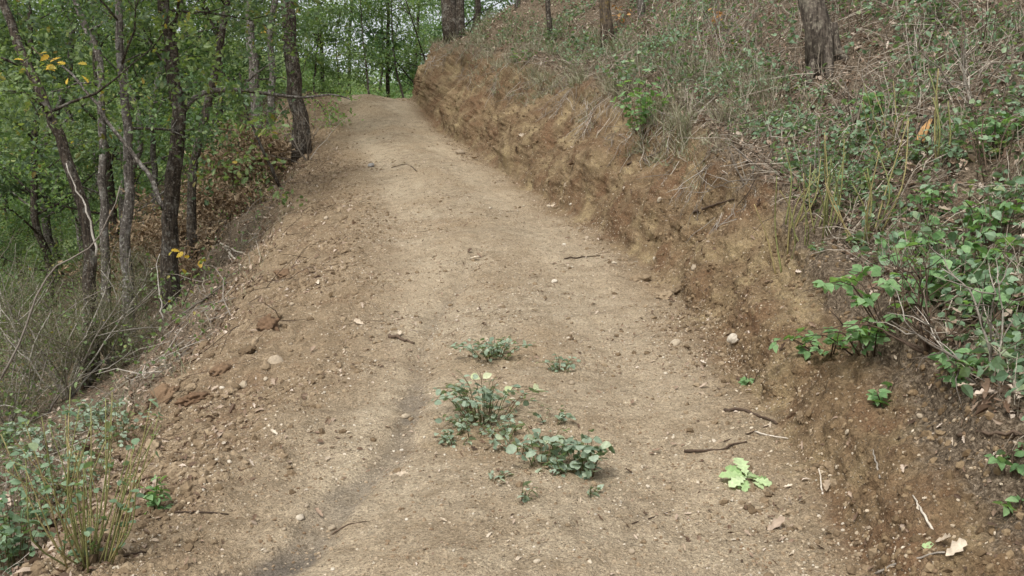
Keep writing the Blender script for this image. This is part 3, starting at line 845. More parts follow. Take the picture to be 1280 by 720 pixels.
flat_scatter('pale_leaf_crumbs', M['dead_pale'], [CURL2], 1500, 5.0, 9.2, 3.4, 27, 0.010, 0.034, 'small bleached leaf fragments dotted over the road', 'leaf litter', 0.25, 0.005, 0.5, mask=edge * clm)
flat_scatter('fine_twigs', M['twig_dry'], [TWIG], 11000, 10.2, 13.0, 3.4, 22, 0.10, 0.60, 'dry grey stalks and twigs lying over the slope above the bank', 'twigs', 0.32, (0.01, 0.13), 0.5, sz=(1, 1, 1))
flat_scatter('fine_twigs', M['twig_brown'], [TWIG], 2200, 4.9, 10.3, 3.4, 27, 0.04, 0.22, 'thin brown twigs littering the road and its edges', 'twigs', 0.12, 0.006, 0.5, mask=edge * clm)
flat_scatter('fine_twigs', M['twig_grey'], [TWIG], 1500, 2.6, 4.9, 4.0, 30, 0.10, 0.7, 'dry twigs strewn on the slope under the wood', 'twigs', 0.35, (0.01, 0.1), 0.5)

def grass(name, label, mat, n, u0, u1, y0, y1, hmin, hmax, per=9, mask=None, lean=0.35, width=1.0):
    mb = MB()
    p, nn, u = sample(n, u0, u1, y0, y1, 0.5, mask)
    p = np.repeat(p, per, 0) + RNG.normal(0, 0.045, (n * per, 3)) * np.array([1, 1, 0.15])
    N = np.tile(np.array([0, 0, 1.0]), (len(p), 1)) + RNG.normal(0, lean, (len(p), 3)) + np.array([-0.12, 0, 0])
    h = RNG.uniform(hmin, hmax, len(p))
    mb.scatter(BLADE, p, frames(N), np.stack([np.full(len(p), 0.14 * width), h * 0.8, h], -1))
    return tag(mb.build(name, mat, smooth=False), label, 'grass', kind='stuff')
tuft = np.clip(2.2 * cl2 + 0.45, 0, 2)
grass('dry_grass', 'grey dry grass hanging over the top edge of the bank', M['dry_grass'], 750, 10.0, 11.0, 10, 27, 0.14, 0.40, 12, tuft, 0.5, 2.2)
grass('dry_grass', 'thin bleached grass stalks among the litter of the slope', M['dry_grass'], 600, 10.4, 13.0, 3.4, 22, 0.06, 0.28, 8, tuft ** 2, 0.8, 1.3)
grass('dry_grass', 'straw-coloured grass at the edge of the wood', M['dry_grass'], 160, 3.6, 5.0, 6, 24, 0.12, 0.40, 7, None, 0.4)

flat_scatter('soil_crumbs', M['bank_crumb'], PEB, 7000, 8.2, 10.2, 3.4, 27, 0.006, 0.030, 'crumbs and lumps of earth proud of the bank face', 'soil', 0.8, -0.002, 0.5, mask=clm)
mb = MB()
p, n, u = sample(2300, 10.25, 13.0, 3.4, 17, 0.5, np.clip(2.0 * cl2 + 0.4, 0, 2))
h_ = RNG.normal(0, 1, p.shape) * (1, 1, 0.1)
mb.scatter(TWIG, p - n * 0.02, frames(h_, spin=np.array([0, 0, 1.0]) + RNG.normal(0, 0.45, p.shape)), RNG.uniform(0.12, 0.55, len(p)) * np.clip(p[:, 1] / 9.0, 0.4, 1))
tag(mb.build('standing_stalks', M['twig_dry'], smooth=False), 'dead stalks standing at all angles in the slope vegetation', 'stalks', kind='stuff')
flat_scatter('soil_crumbs', M['clod'], PEB, 1300, 4.7, 6.0, 3.4, 27, 0.012, 0.055, 'crumbly lumps of earth heaped along the verge', 'soil', 0.5, -0.008, 0.5, mask=clm ** 2)
flat_scatter('leaf_litter', M['dead'], [CURL, CURL2], 3600, 4.6, 5.9, 3.4, 27, 0.02, 0.07, 'dead leaves caught among the clods of the verge', 'leaf litter', 0.5, 0.008, 0.5, mask=np.clip(1.6 - (U - 4.6), 0.1, 2) * clm)
flat_scatter('fine_twigs', M['twig_brown'], [TWIG], 900, 4.5, 5.6, 3.4, 27, 0.10, 0.45, 'dark twigs scattered over the edge of the verge', 'twigs', 0.15, 0.012, 0.5)
flat_scatter('pale_grit', M['stone'], PEB, 9000, 5.0, 8.3, 3.4, 18, 0.003, 0.010, 'small pale stones in the road surface', 'gravel', 0.4, 0.001, 0.42, mask=np.clip(0.5 + 2 * cl, 0.05, 2))
# roots and dry stems combed down the face under the lip
mb = MB()
p, n, u = sample(1300, 9.4, 10.45, 9, 27, 0.5, np.clip(2.5 * cl2 + 0.3, 0, 2))
dn = np.array([0, 0, -1.0]) + RNG.normal(0, 0.35, p.shape)
mb.scatter(TWIG, p + n * RNG.uniform(0.005, 0.04, (len(p), 1)), frames(n, spin=dn, tilt=np.full(len(p), 0.15)), RNG.uniform(0.12, 0.5, len(p)))
tag(mb.build('hanging_roots', M['twig_grey'], smooth=False), 'thin dry roots and stems hanging down the bank from its lip', 'roots', kind='stuff')
grass('dry_grass', 'withered grass clinging to the upper face of the bank', M['dry_grass'], 300, 9.4, 10.2, 10, 27, 0.08, 0.24, 10, np.clip(3 * cl, 0, 2), 0.7, 2.0)

# low green cover on the slope (too fine to count)
gc = MB()
p, n, u = sample(1500, 10.4, 13.2, 3.4, 24, 0.5, np.clip(3.4 * cl + 0.20, 0.03, 1.8) * np.clip((26 - yy) / 9, 0.35, 1))
spray(p + n * 0.07, 11, 0.10, 0.038, gc, ROUNDL, 1.4, 0.5)
p, n, u = sample(1500, 10.4, 13.2, 3.4, 27, 0.5, np.clip(2.0 * cl2 + 0.4, 0, 1.5))
spray(p + n * 0.10, 7, 0.10, 0.060, gc, OVATE, 1.2, 0.6)
tag(gc.build('ground_cover', M['herb'], smooth=False), 'small green leaves creeping through the litter above the bank', 'ground cover', kind='stuff')

# ------------------------------------------------------------------ plants with leaves of their own
def leaf_mesh(base, mat, name='leaf'):
    mb = MB(); mb.v.append(base[0]); mb.f += base[1]; mb.n = len(base[0])
    return mb.mesh(name, mat, True)
LM = {k: leaf_mesh(b, M[m]) for k, b, m in (('weed', OVATE, 'weed'), ('weed_round', ROUNDL, 'weed'), ('herb', ROUNDL, 'herb'), ('bramble', OVATE, 'bramble'),
                                            ('oak', OAK, 'oak'), ('sprig', OAK, 'sprig'), ('pale', OVATE, 'pale_green'), ('yellow', OAK, 'yellow'), ('oakherb', OAK, 'bramble'), ('orange', OAK, 'orange'))}

def add_leaf(t, key, p, N, spin, s):
    Rm = frames(np.array([N]), spin=np.array([spin]))[0]
    link_mesh('leaf', LM[key], t, mat4(np.asarray(p) - np.array(t.location), Rm, s))

def herb(name, label, px, py, w, h, nst, key, ls, nl, cat='plant', group=None, stem='stem', trip=False, upr=1.0, lean=(0, 0), rad=0.003, stemname='stem', fall=0.25):
    """stems fan out from one foot at pixel (px, py); leaves stand along them; w, h in metres"""
    g, n = G(px, py)
    t = empty(name, g, label, cat, group)
    for i in range(nst):
        a = RNG.random() * 6.283; rr = math.sqrt(RNG.random()) * w * (0.66 if key.startswith('weed') else 0.55)
        tip = g + np.array([math.cos(a) * rr + lean[0], math.sin(a) * rr * 0.9 + lean[1], h * RNG.uniform(0.55, 1.0) * (1 - 0.45 * min(1, rr / (w * .5 + 1e-6)) ** 2)])
        gg, _ = drop(tip[0], tip[1], 30)
        tip[2] = max(tip[2], gg[2] + 0.03)
        foot = g + np.array([math.cos(a), math.sin(a), 0]) * rr * 0.25 - (0, 0, 0.02)
        mid = foot * 0.45 + tip * 0.55 + np.array([0, 0, h * fall])
        sp = smooth_path([foot, mid, tip], 7)
        MB().tube(sp, np.linspace(rad, rad * 0.4, 7), 4).build(stemname, M[stem], t)
        for q in range(nl):
            f = 0.25 + 0.75 * (q + RNG.random() * 0.6) / nl
            k = min(int(f * 6), 6); p = sp[k] + RNG.normal(0, ls * 0.2, 3)
            a2 = a + RNG.normal(0, 1.2) + (math.pi if q % 2 else 0) * 0.6
            dirn = np.array([math.cos(a2), math.sin(a2), 0.1])
            N = np.array([0, 0, upr]) + RNG.normal(0, 0.45, 3)
            if trip:
                for da in (-1.0, 0, 1.0):
                    d3 = np.array([math.cos(a2 + da), math.sin(a2 + da), 0.0])
                    add_leaf(t, key, p + d3 * ls * 0.15, N, d3, ls * RNG.uniform(0.75, 1.1))
            else:
                add_leaf(t, key, p, N, dirn, ls * RNG.uniform(0.6, 1.15))
    return t

WG = 'grey-green weeds growing in the middle of the road'
herb('weed_plant', 'low grey-green weed farthest up the middle of the road', 617, 447, 0.53, 0.20, 30, 'weed', 0.042, 7, group=WG)
bw = herb('weed_plant', 'largest bushy grey-green weed in the road, with pale wilted leaves in its top', 606, 525, 0.70, 0.36, 38, 'weed_round', 0.044, 6, group=WG)
for (a, b) in ((590, 468), (604, 474), (636, 484)):
    add_leaf(bw, 'pale', G(606, 522)[0] + np.array([(a - 606) / 205, RNG.uniform(-.1, .05), (522 - b) / 205]), RNG.normal(0, .4, 3) + (0, -.4, 1), RNG.normal(0, 1, 3), 0.065)
herb('weed_plant', 'small weed standing apart by the round pale stone', 700, 464, 0.28, 0.15, 12, 'weed', 0.038, 5, group=WG)
herb('weed_plant', 'broad-leaved weed with a dark stem leaf, in front of the bushy weed', 676, 580, 0.41, 0.27, 12, 'weed_round', 0.060, 5, group=WG)
herb('weed_plant', 'tallest upright weed nearest the bank side of the weed patch', 730, 594, 0.28, 0.32, 12, 'weed_round', 0.056, 7, group=WG)
herb('weed_plant', 'tiny weed sprout nearest the viewer in the road', 652, 622, 0.14, 0.10, 4, 'weed', 0.042, 4, group=WG)
herb('weed_plant', 'tiny weed sprout below the tallest upright weed', 737, 619, 0.10, 0.09, 3, 'weed', 0.040, 4, group=WG)
herb('weed_plant', 'spreading little weed on the runnel side of the bushy weed', 570, 556, 0.22, 0.11, 8, 'weed', 0.042, 5, group=WG)
herb('weed_plant', 'flat little weed between the bushy weed and the broad-leaved weed', 630, 548, 0.41, 0.13, 13, 'weed', 0.045, 5, group=WG)
herb('weed_plant', 'sparse weed rosette just above the tiny sprout nearest the viewer', 615, 602, 0.18, 0.08, 6, 'weed', 0.045, 3, group=WG)
herb('weed_plant', 'few-leaved weed behind the tallest upright weed', 690, 528, 0.26, 0.14, 7, 'weed', 0.046, 4, group=WG)

herb('weed_plant', 'loose straggling weed joining the bushy weed to the broad-leaved weed', 650, 562, 0.40, 0.12, 12, 'weed', 0.044, 5, group=WG)
herb('weed_plant', 'thin weed shoots at the runnel-side foot of the bushy weed', 588, 540, 0.34, 0.14, 10, 'weed', 0.042, 5, group=WG)
herb('weed_plant', 'short weed between the broad-leaved weed and the tallest upright weed', 704, 592, 0.22, 0.14, 6, 'weed_round', 0.05, 4, group=WG)

# cut oak sprig lying on the road
g, n = G(934, 606)
t = empty('oak_sprig', g, 'cut sprig of pale green oak leaves lying on the road near the bank', 'sprig')
MB().tube(smooth_path([g + (-0.05, -0.02, 0.01), g + (0.0, 0, 0.03), g + (0.10, 0.02, 0.02)], 6), 0.003, 5).build('twig', M['twig_brown'], t)
for (dx, dy, dz, sx, sy, sz, s) in ((-0.01, 0.0, 0.03, -1, 0.1, 0.1, 0.115), (-0.01, -0.01, 0.03, -0.9, -0.7, 0.0, 0.10), (0.0, 0.01, 0.03, -0.1, 0.5, 0.9, 0.125),
                                    (0.01, 0.01, 0.03, 0.7, 0.6, 0.2, 0.10), (0.06, 0.01, 0.02, 1, 0.2, 0.15, 0.10), (0.04, -0.01, 0.02, 0.8, -0.5, 0.1, 0.085), (-0.02, 0.02, 0.03, -0.7, 0.7, 0.3, 0.095)):
    add_leaf(t, 'sprig', g + np.array([dx * .7, dy, dz + 0.01]), np.array([0.1, -0.45, 1]) + RNG.normal(0, .2, 3), np.array([sx, sy, sz]), s * 1.12)
    add_leaf(t, 'sprig', g + np.array([dx * .5, dy * 2, dz]), np.array([0.1, -0.3, 1]) + RNG.normal(0, .3, 3), np.array([sx * .8 + .3, sy - .4, sz]), s * 0.8)

# foot-of-the-verge plants, near the viewer
herb('leafy_shrub', 'small dark green bush beside the clump of yellow-green stalks', 194, 640, 0.20, 0.22, 8, 'bramble', 0.055, 5, stem='stem')
for (px, py, w, h, key, lab) in ((25, 690, 0.8, 0.62, 'herb', 'leafy blue-green plant in the bottom corner behind the stalk clump'),
                            (95, 610, 0.8, 0.50, 'weed_round', 'leafy blue-green plant below the dead grey branches'),
                            (150, 555, 0.6, 0.36, 'weed_round', 'low blue-green plant at the edge of the bare verge soil'),
                            (5, 610, 0.7, 0.55, 'herb', 'dark blue-green plant cut by the photo edge under the bleached heath'),
                            (55, 650, 0.7, 0.55, 'herb', 'blue-green plant directly behind the stalk clump')):
    herb('leafy_shrub', lab, px, py, w, h, 20, key, 0.034, 9, group='blue-green plants along the foot of the verge')

for (px, py, w, h, lab) in ((15, 560, 0.8, 0.40, 'dense blue-green plant between the bleached heath and the stalk clump'), (120, 530, 0.6, 0.32, 'low blue-green plant reaching onto the soil below the red clods'),
                        (70, 560, 0.8, 0.42, 'spreading blue-green plant uphill of the stalk clump'), (20, 715, 0.6, 0.5, 'dark blue-green plant at the very bottom corner')):
    herb('leafy_shrub', lab, px, py, w, h, 22, 'weed_round' if px > 60 else 'herb', 0.046, 8, group='blue-green plants along the foot of the verge')

def stalks(name, label, px, py, n, h, w, rad, leaves, key, ls, lean=(0, 0), mat='stalk', group=None):
    g, _ = G(px, py)
    t = empty(name, g, label, 'plant', group)
    for i in range(n):
        a = RNG.random() * 6.283; r0 = RNG.random() * w * 0.3
        f = g + np.array([math.cos(a) * r0, math.sin(a) * r0, 0]); f = drop(f[0], f[1], 30)[0] - (0, 0, .03)
        hh = h * RNG.uniform(0.5, 1.0); sp = w * RNG.uniform(0.1, 0.8)
        tip = f + np.array([math.cos(a) * sp + lean[0], math.sin(a) * sp + lean[1], hh])
        pth = smooth_path([f, f * 0.5 + tip * 0.5 + RNG.normal(0, 0.05 * h, 3), tip], 8)
        MB().tube(pth, np.linspace(rad, rad * 0.45, 8), 5).build('stalk', M[mat], t)
        for q in range(leaves):
            k = RNG.integers(1, 8); a2 = RNG.random() * 6.283
            add_leaf(t, key, pth[k], np.array([0, 0, 1]) + RNG.normal(0, .5, 3), np.array([math.cos(a2), math.sin(a2), .2]), ls * RNG.uniform(0.6, 1.1))
    return t
stalks('stalk_clump', 'clump of upright yellow-green stalks with leaves at the bottom of the verge', 112, 700, 36, 0.74, 0.40, 0.0042, 4, 'herb', 0.042)
SG = 'clumps of upright yellow-green stalks on the slope above the bank'
stalks('stalk_clump', 'yellow-green stalk clump at the very lip of the bank', 985, 300, 9, 0.80, 0.30, 0.008, 0, 'herb', .05, group=SG)
stalks('stalk_clump', 'yellow-green stalk clump set back from the lip beside the first clump', 1032, 290, 8, 0.80, 0.36, 0.0075, 0, 'herb', .05, group=SG)
stalks('stalk_clump', 'sparse tall yellow-green stalks in the leafy part of the slope', 1085, 300, 9, 0.90, 0.36, 0.008, 1, 'herb', .05, group=SG)
stalks('stalk_clump', 'single tall reddish stalks by the split stump', 1172, 205, 4, 0.75, 0.12, 0.009, 0, 'herb', .05, mat='stalk', group=SG)
stalks('stalk_clump', 'thin dry stalks standing highest on the leafy slope', 1150, 90, 5, 0.55, 0.25, 0.006, 0, 'herb', .05, mat='twig_grey', group=SG)
stalks('stalk_clump', 'one pale tall dry stem rising in front of the mossy trunk', 1018, 250, 2, 1.25, 0.06, 0.006, 0, 'herb', .05, mat='twig_grey', group=SG)

for (px, py, n, h, w, mt, lab) in ((940, 225, 5, 0.45, 0.3, 'twig_grey', 'grey dead stems standing at the lip next to the sprawling twigs'), (1110, 190, 6, 0.6, 0.3, 'stalk', 'yellow-green stems in front of the split stump'),
        (1235, 235, 6, 0.6, 0.35, 'twig_brown', 'brown upright stems behind the slope brambles'), (1060, 140, 5, 0.6, 0.3, 'twig_grey', 'grey upright stems below the mossy trunk'),
        (1225, 60, 6, 0.7, 0.4, 'twig_brown', 'rusty dry stems in the top corner of the slope'), (1010, 300, 5, 0.5, 0.28, 'stalk', 'short yellow-green stalks between the two lip clumps'), (880, 60, 5, 0.8, 0.4, 'twig_grey', 'thin grey stems above the cascading oak seedling')):
    stalks('stalk_clump', lab, px, py, n, h, w, 0.006, 0, 'herb', .05, mat=mt, group=SG)

# brambles and bushes on the bank
BG = 'bramble bushes trailing over the bank'
def bramble(label, px, py, w, h, n, nl, ls, lean=(0, 0), key='bramble', fall=0.3):
    return herb('bramble_bush', label, px, py, w, h, n, key, ls, nl, group=BG, trip=True, stem='twig_brown', stemname='cane', rad=0.0045, lean=lean, fall=fall, upr=0.9)
bramble('large bright green bramble hanging over the bare bank', 1130, 410, 1.0, 0.46, 14, 4, 0.070, (-0.10, -0.12))
bramble('bramble growing behind the large one at the top of the bank', 1195, 372, 0.80, 0.46, 10, 4, 0.064)
bramble('bramble among the dark woody roots at the photo edge', 1245, 420, 0.6, 0.36, 11, 4, 0.060)
bramble('bramble reaching down beside the dark hollow of the bank', 1195, 480, 0.50, 0.26, 9, 4, 0.058, (-0.05, -0.1))
bramble('thin bramble runner with few leaves on the bare bank face', 1030, 440, 0.46, 0.16, 8, 3, 0.058, (-0.12, -0.1))
bramble('tiny bramble seedling alone low on the bank face', 1105, 508, 0.18, 0.12, 4, 2, 0.055)
bramble('small bramble tip at the photo edge near the foot of the bank', 1268, 640, 0.16, 0.10, 3, 2, 0.05)
bramble('bramble shoot with blue-green leaves overhanging the lower bank', 1262, 590, 0.2, 0.16, 3, 2, 0.05)
bramble('low bramble sprig at the foot of the bank beside the road', 935, 480, 0.26, 0.07, 3, 2, 0.050)
bramble('bramble in the thick of the slope above the large one', 1240, 310, 0.7, 0.36, 11, 4, 0.056)
bramble('bramble below the reddish stalks on the slope', 1165, 270, 0.6, 0.25, 8, 3, 0.050)
bramble('bramble between the tall stalks on the slope', 1075, 250, 0.6, 0.28, 10, 3, 0.052)
bramble('bright bramble by the grey upright stems below the trunk', 1105, 150, 0.7, 0.35, 10, 3, 0.060)
bramble('bright bramble at the photo edge above the pale sloping stalk', 1240, 190, 0.7, 0.35, 10, 3, 0.058)
bramble('bright bramble just uphill of the large one', 1150, 330, 0.6, 0.34, 10, 4, 0.060)
bramble('loose bramble canes sprawling down the bank from the large one', 1085, 440, 0.6, 0.22, 9, 4, 0.060, (-0.12, -0.15))
herb('oak_seedling', 'bushy green oak seedling cascading down from the top of the bank', 806, 166, 0.95, 0.95, 26, 'oakherb', 0.105, 7, stem='twig_brown', fall=0.15, lean=(-0.05, -0.25))
herb('oak_seedling', 'grey-green bush behind the cascading oak seedling', 785, 112, 1.3, 0.75, 20, 'herb', 0.075, 7, stem='twig_grey', fall=0.15)
for (px, py, w, h, n, key, lab) in ((725, 66, 1.0, 0.7, 12, 'herb', 'grey-green bush on the lip between the black sapling and the short brown trunk'), (862, 88, 1.0, 0.9, 12, 'herb', 'grey-green bush up the slope behind the cascading seedling'),
        (925, 70, 0.9, 0.9, 10, 'oak', 'darker bush left of the mossy trunk'), (838, 40, 0.9, 1.0, 10, 'oak', 'dark green bush at the top of the photo between the orange-leaved shoots'),
        (650, 78, 0.8, 0.45, 9, 'herb', 'low grey-green tuft on the lip below the faint sapling'), (1190, 25, 0.9, 0.7, 10, 'herb', 'grey-green bush at the top of the leafy slope')):
    herb('slope_bush', lab, px, py, w, h, n, key, 0.07, 7, stem='twig_grey', fall=0.1)
herb('oak_seedling', 'small bush of orange withered leaves beside the short brown trunk', 774, 40, 0.55, 0.95, 6, 'orange', 0.10, 5, stem='twig_brown')
herb('oak_seedling', 'dry orange-leaved shoot up the slope towards the mossy trunk', 896, 45, 0.4, 0.85, 4, 'orange', 0.10, 6, stem='twig_brown')

# low herbs on the littered slope: three made, the rest copied
HG = 'low green herbs scattered over the littered slope'
hp = []
for i in range(3):
    hp.append(herb('leafy_herb', 'low green herb growing through the brown litter of the slope', 1120 + 60 * i, 200, 0.34, 0.16, 7, 'herb', 0.055, 3, group=HG))
hs_ = random.Random(3)
first = [0, 0, 0]
spots = []
while len(spots) < 44:
    px, py = hs_.uniform(900, 1290), hs_.uniform(20, 330)
    if py > 330 - (1280 - px) * 0.15 + 60 or (px < 1000 and py > 170) or (960 < px < 1090 and py < 100): continue
    if all(abs(px - a) + abs(py - b) > 24 for a, b in spots): spots.append((px, py))
for i, (px, py) in enumerate(spots):
    k = i % 3
    c = hp[k] if not first[k] else copy_tree(hp[k]); first[k] = 1
    g, _ = G(px, py)
    c.location = Vector(g); c.rotation_euler = (0, 0, hs_.uniform(0, 6.28)); s = hs_.uniform(0.7, 1.25); c.scale = (s, s, s)

# yellow autumn leaves
for (px, py, Y, n, lab, sg) in ((58, 80, 11.5, 16, 'spray of yellow autumn oak leaves hanging in front of the dark leaning trunk', 0.16), (243, 318, 14, 7, 'low sprig of yellow leaves beside the brown brush pile', 0.14)):
    c0 = at(px, py, Y)
    t = empty('yellow_sprig', c0, lab, 'sprig')
    g, _ = drop(c0[0] - 0.2, Y)
    top = c0 + (0, 0, 0.1)
    MB().tube(smooth_path([c0 + (-0.3, 0.3, 0.25), c0 + (-.1, 0.05, 0.12), c0 + (0.22, -.05, 0)], 6) if py < 100 else smooth_path([g, (g + c0) / 2 + (0.05, 0, 0), top], 6), np.linspace(0.009, 0.004, 6), 4).build('twig', M['twig_brown'], t)
    for i in range(n):
        d = RNG.normal(0, 1, 3)
        add_leaf(t, 'yellow', c0 + RNG.normal(0, sg, 3) * (1.3, 1, 0.8), RNG.normal(0, .5, 3) + (0, -.6, .7), d, RNG.uniform(0.08, 0.13))

# ------------------------------------------------------------------ heath brush and dead brush
def brush(name, label, foot, L, nst, mat, leafmat, needles, spread=0.9, lean=(0, 0, 1), base=None, ls=0.05, cat='shrub', rad=0.012, group=None, sig=0.05):
    t = empty(name, foot, label, cat, group)
    fl = MB()
    for i in range(nst):
        d = nrm(np.array(lean) + RNG.normal(0, spread * 0.5, 3) * np.array([1, 1, 0.6]))
        w = wander(np.array(foot) - (0, 0, .05), d, L * RNG.uniform(0.6, 1.1), 7, 0.3)
        b = MB().tube(smooth_path(w, 12), np.linspace(rad, rad * 0.3, 12), 5, jit=0.1)
        tips = list(w[3:])
        for q in range(6):
            s = w[RNG.integers(2, 8)]
            w2 = wander(s, nrm(d + RNG.normal(0, 0.6, 3)), L * RNG.uniform(0.2, 0.45), 4, 0.35)
            b.tube(w2, np.linspace(rad * 0.45, rad * 0.15, 5), 4)
            tips += list(w2[1:])
        b.build('branch', M[mat], t)
        tips = np.array(tips)
        if needles:
            c = np.repeat(tips, needles, 0); p = c + RNG.normal(0, sig, c.shape)
            N = nrm(RNG.normal(0, 1, p.shape) + np.array(lean) * 0.8)
            if base is None: fl.scatter(BLADE, p, frames(N), np.stack([np.full(len(p), 0.17), np.full(len(p), ls * 0.5), RNG.uniform(0.6, 1.5, len(p)) * ls], -1))
            else: fl.scatter(base, p, frames(N), RNG.uniform(0.6, 1.2, len(p)) * ls)
    if fl.n: fl.build('foliage', M[leafmat], t, smooth=False)
    return t
HB = 'feathery heath bushes at the edge of the wood'
def foot(px, py): return G(px, py)[0]
brush('heath_bush', 'feathery grey heath bush tangled with pale bare branches beside the dark hollow', foot(85, 500), 1.9, 16, 'twig_heath', 'needles', 26, 0.9, (0.05, -0.1, 1), group=HB, rad=0.015, ls=0.06, sig=0.06)
brush('heath_bush', 'heath bush with bleached branches at the edge of the photo', foot(8, 555), 1.8, 12, 'twig_heath', 'needles', 24, 0.9, (0.2, 0, 1), group=HB, rad=0.015, ls=0.06, sig=0.06)
brush('heath_bush', 'greener heath bush behind the bleached one', foot(35, 470), 2.2, 13, 'twig_heath', 'needles', 26, 0.9, (0.0, 0, 1), group=HB, rad=0.015, ls=0.06, sig=0.06)
brush('heath_bush', 'low heath bush at the dark hollow beside the bare soil slope', foot(140, 455), 1.0, 9, 'twig_heath', 'needles', 24, 1.1, (0, 0, 1), group=HB, rad=0.015, ls=0.06, sig=0.06)
brush('heath_bush', 'heath bush at the foot of the lichen-grey trunk', foot(160, 395), 1.4, 9, 'twig_heath', 'needles', 24, 1.0, (0, 0, 1), group=HB, rad=0.015, ls=0.06, sig=0.06)
DB = 'heaps of withered brown oak brush on the verge'
for (px, py, L, lab) in ((295, 262, 1.6, 'heap of withered brown oak brush below the greyish trunk'), (330, 228, 1.3, 'withered brown brush heap nearest the verge trunk'),
                         (262, 300, 1.4, 'withered brown brush lying under the oak with the bare limb'), (215, 350, 1.3, 'lowest withered brush, half hidden beside the heath')):
    brush('dead_brush', lab, foot(px, py), L, 9, 'twig_brown', 'dead_rust', 9, 1.3, (0.0, -0.1, 0.75), CURL, 0.095, 'brush', 0.012, DB, 0.10)
for (px, py, L, lab, ln) in ((905, 60, 1.0, 'bare arching twig bush at the top of the bank', (0.1, 0, 1)), (960, 215, 0.8, 'grey dead twigs sprawling at the lip of the bare bank', (-0.6, -0.3, 0.35)),
                             (1160, 430, 0.6, 'dark woody tangle under the large bramble', (-0.3, -0.2, 0.5)), (385, 200, 1.3, 'bleached bare twigs drooping from the verge by the lichen-spotted trunk', (0.1, -0.4, 0.4)),
                             (1240, 470, 0.6, 'tangle of brown dead stems at the photo edge of the bank', (-0.2, -0.1, 0.6)), (1215, 130, 0.8, 'brown dead twig bush high on the leafy slope', (0, 0, 1))):
    brush('dead_brush', lab, foot(px, py), L, 8, 'twig_grey' if px != 1160 else 'twig_brown', 'dead', 0, 1.1, ln, cat='brush', rad=0.008)

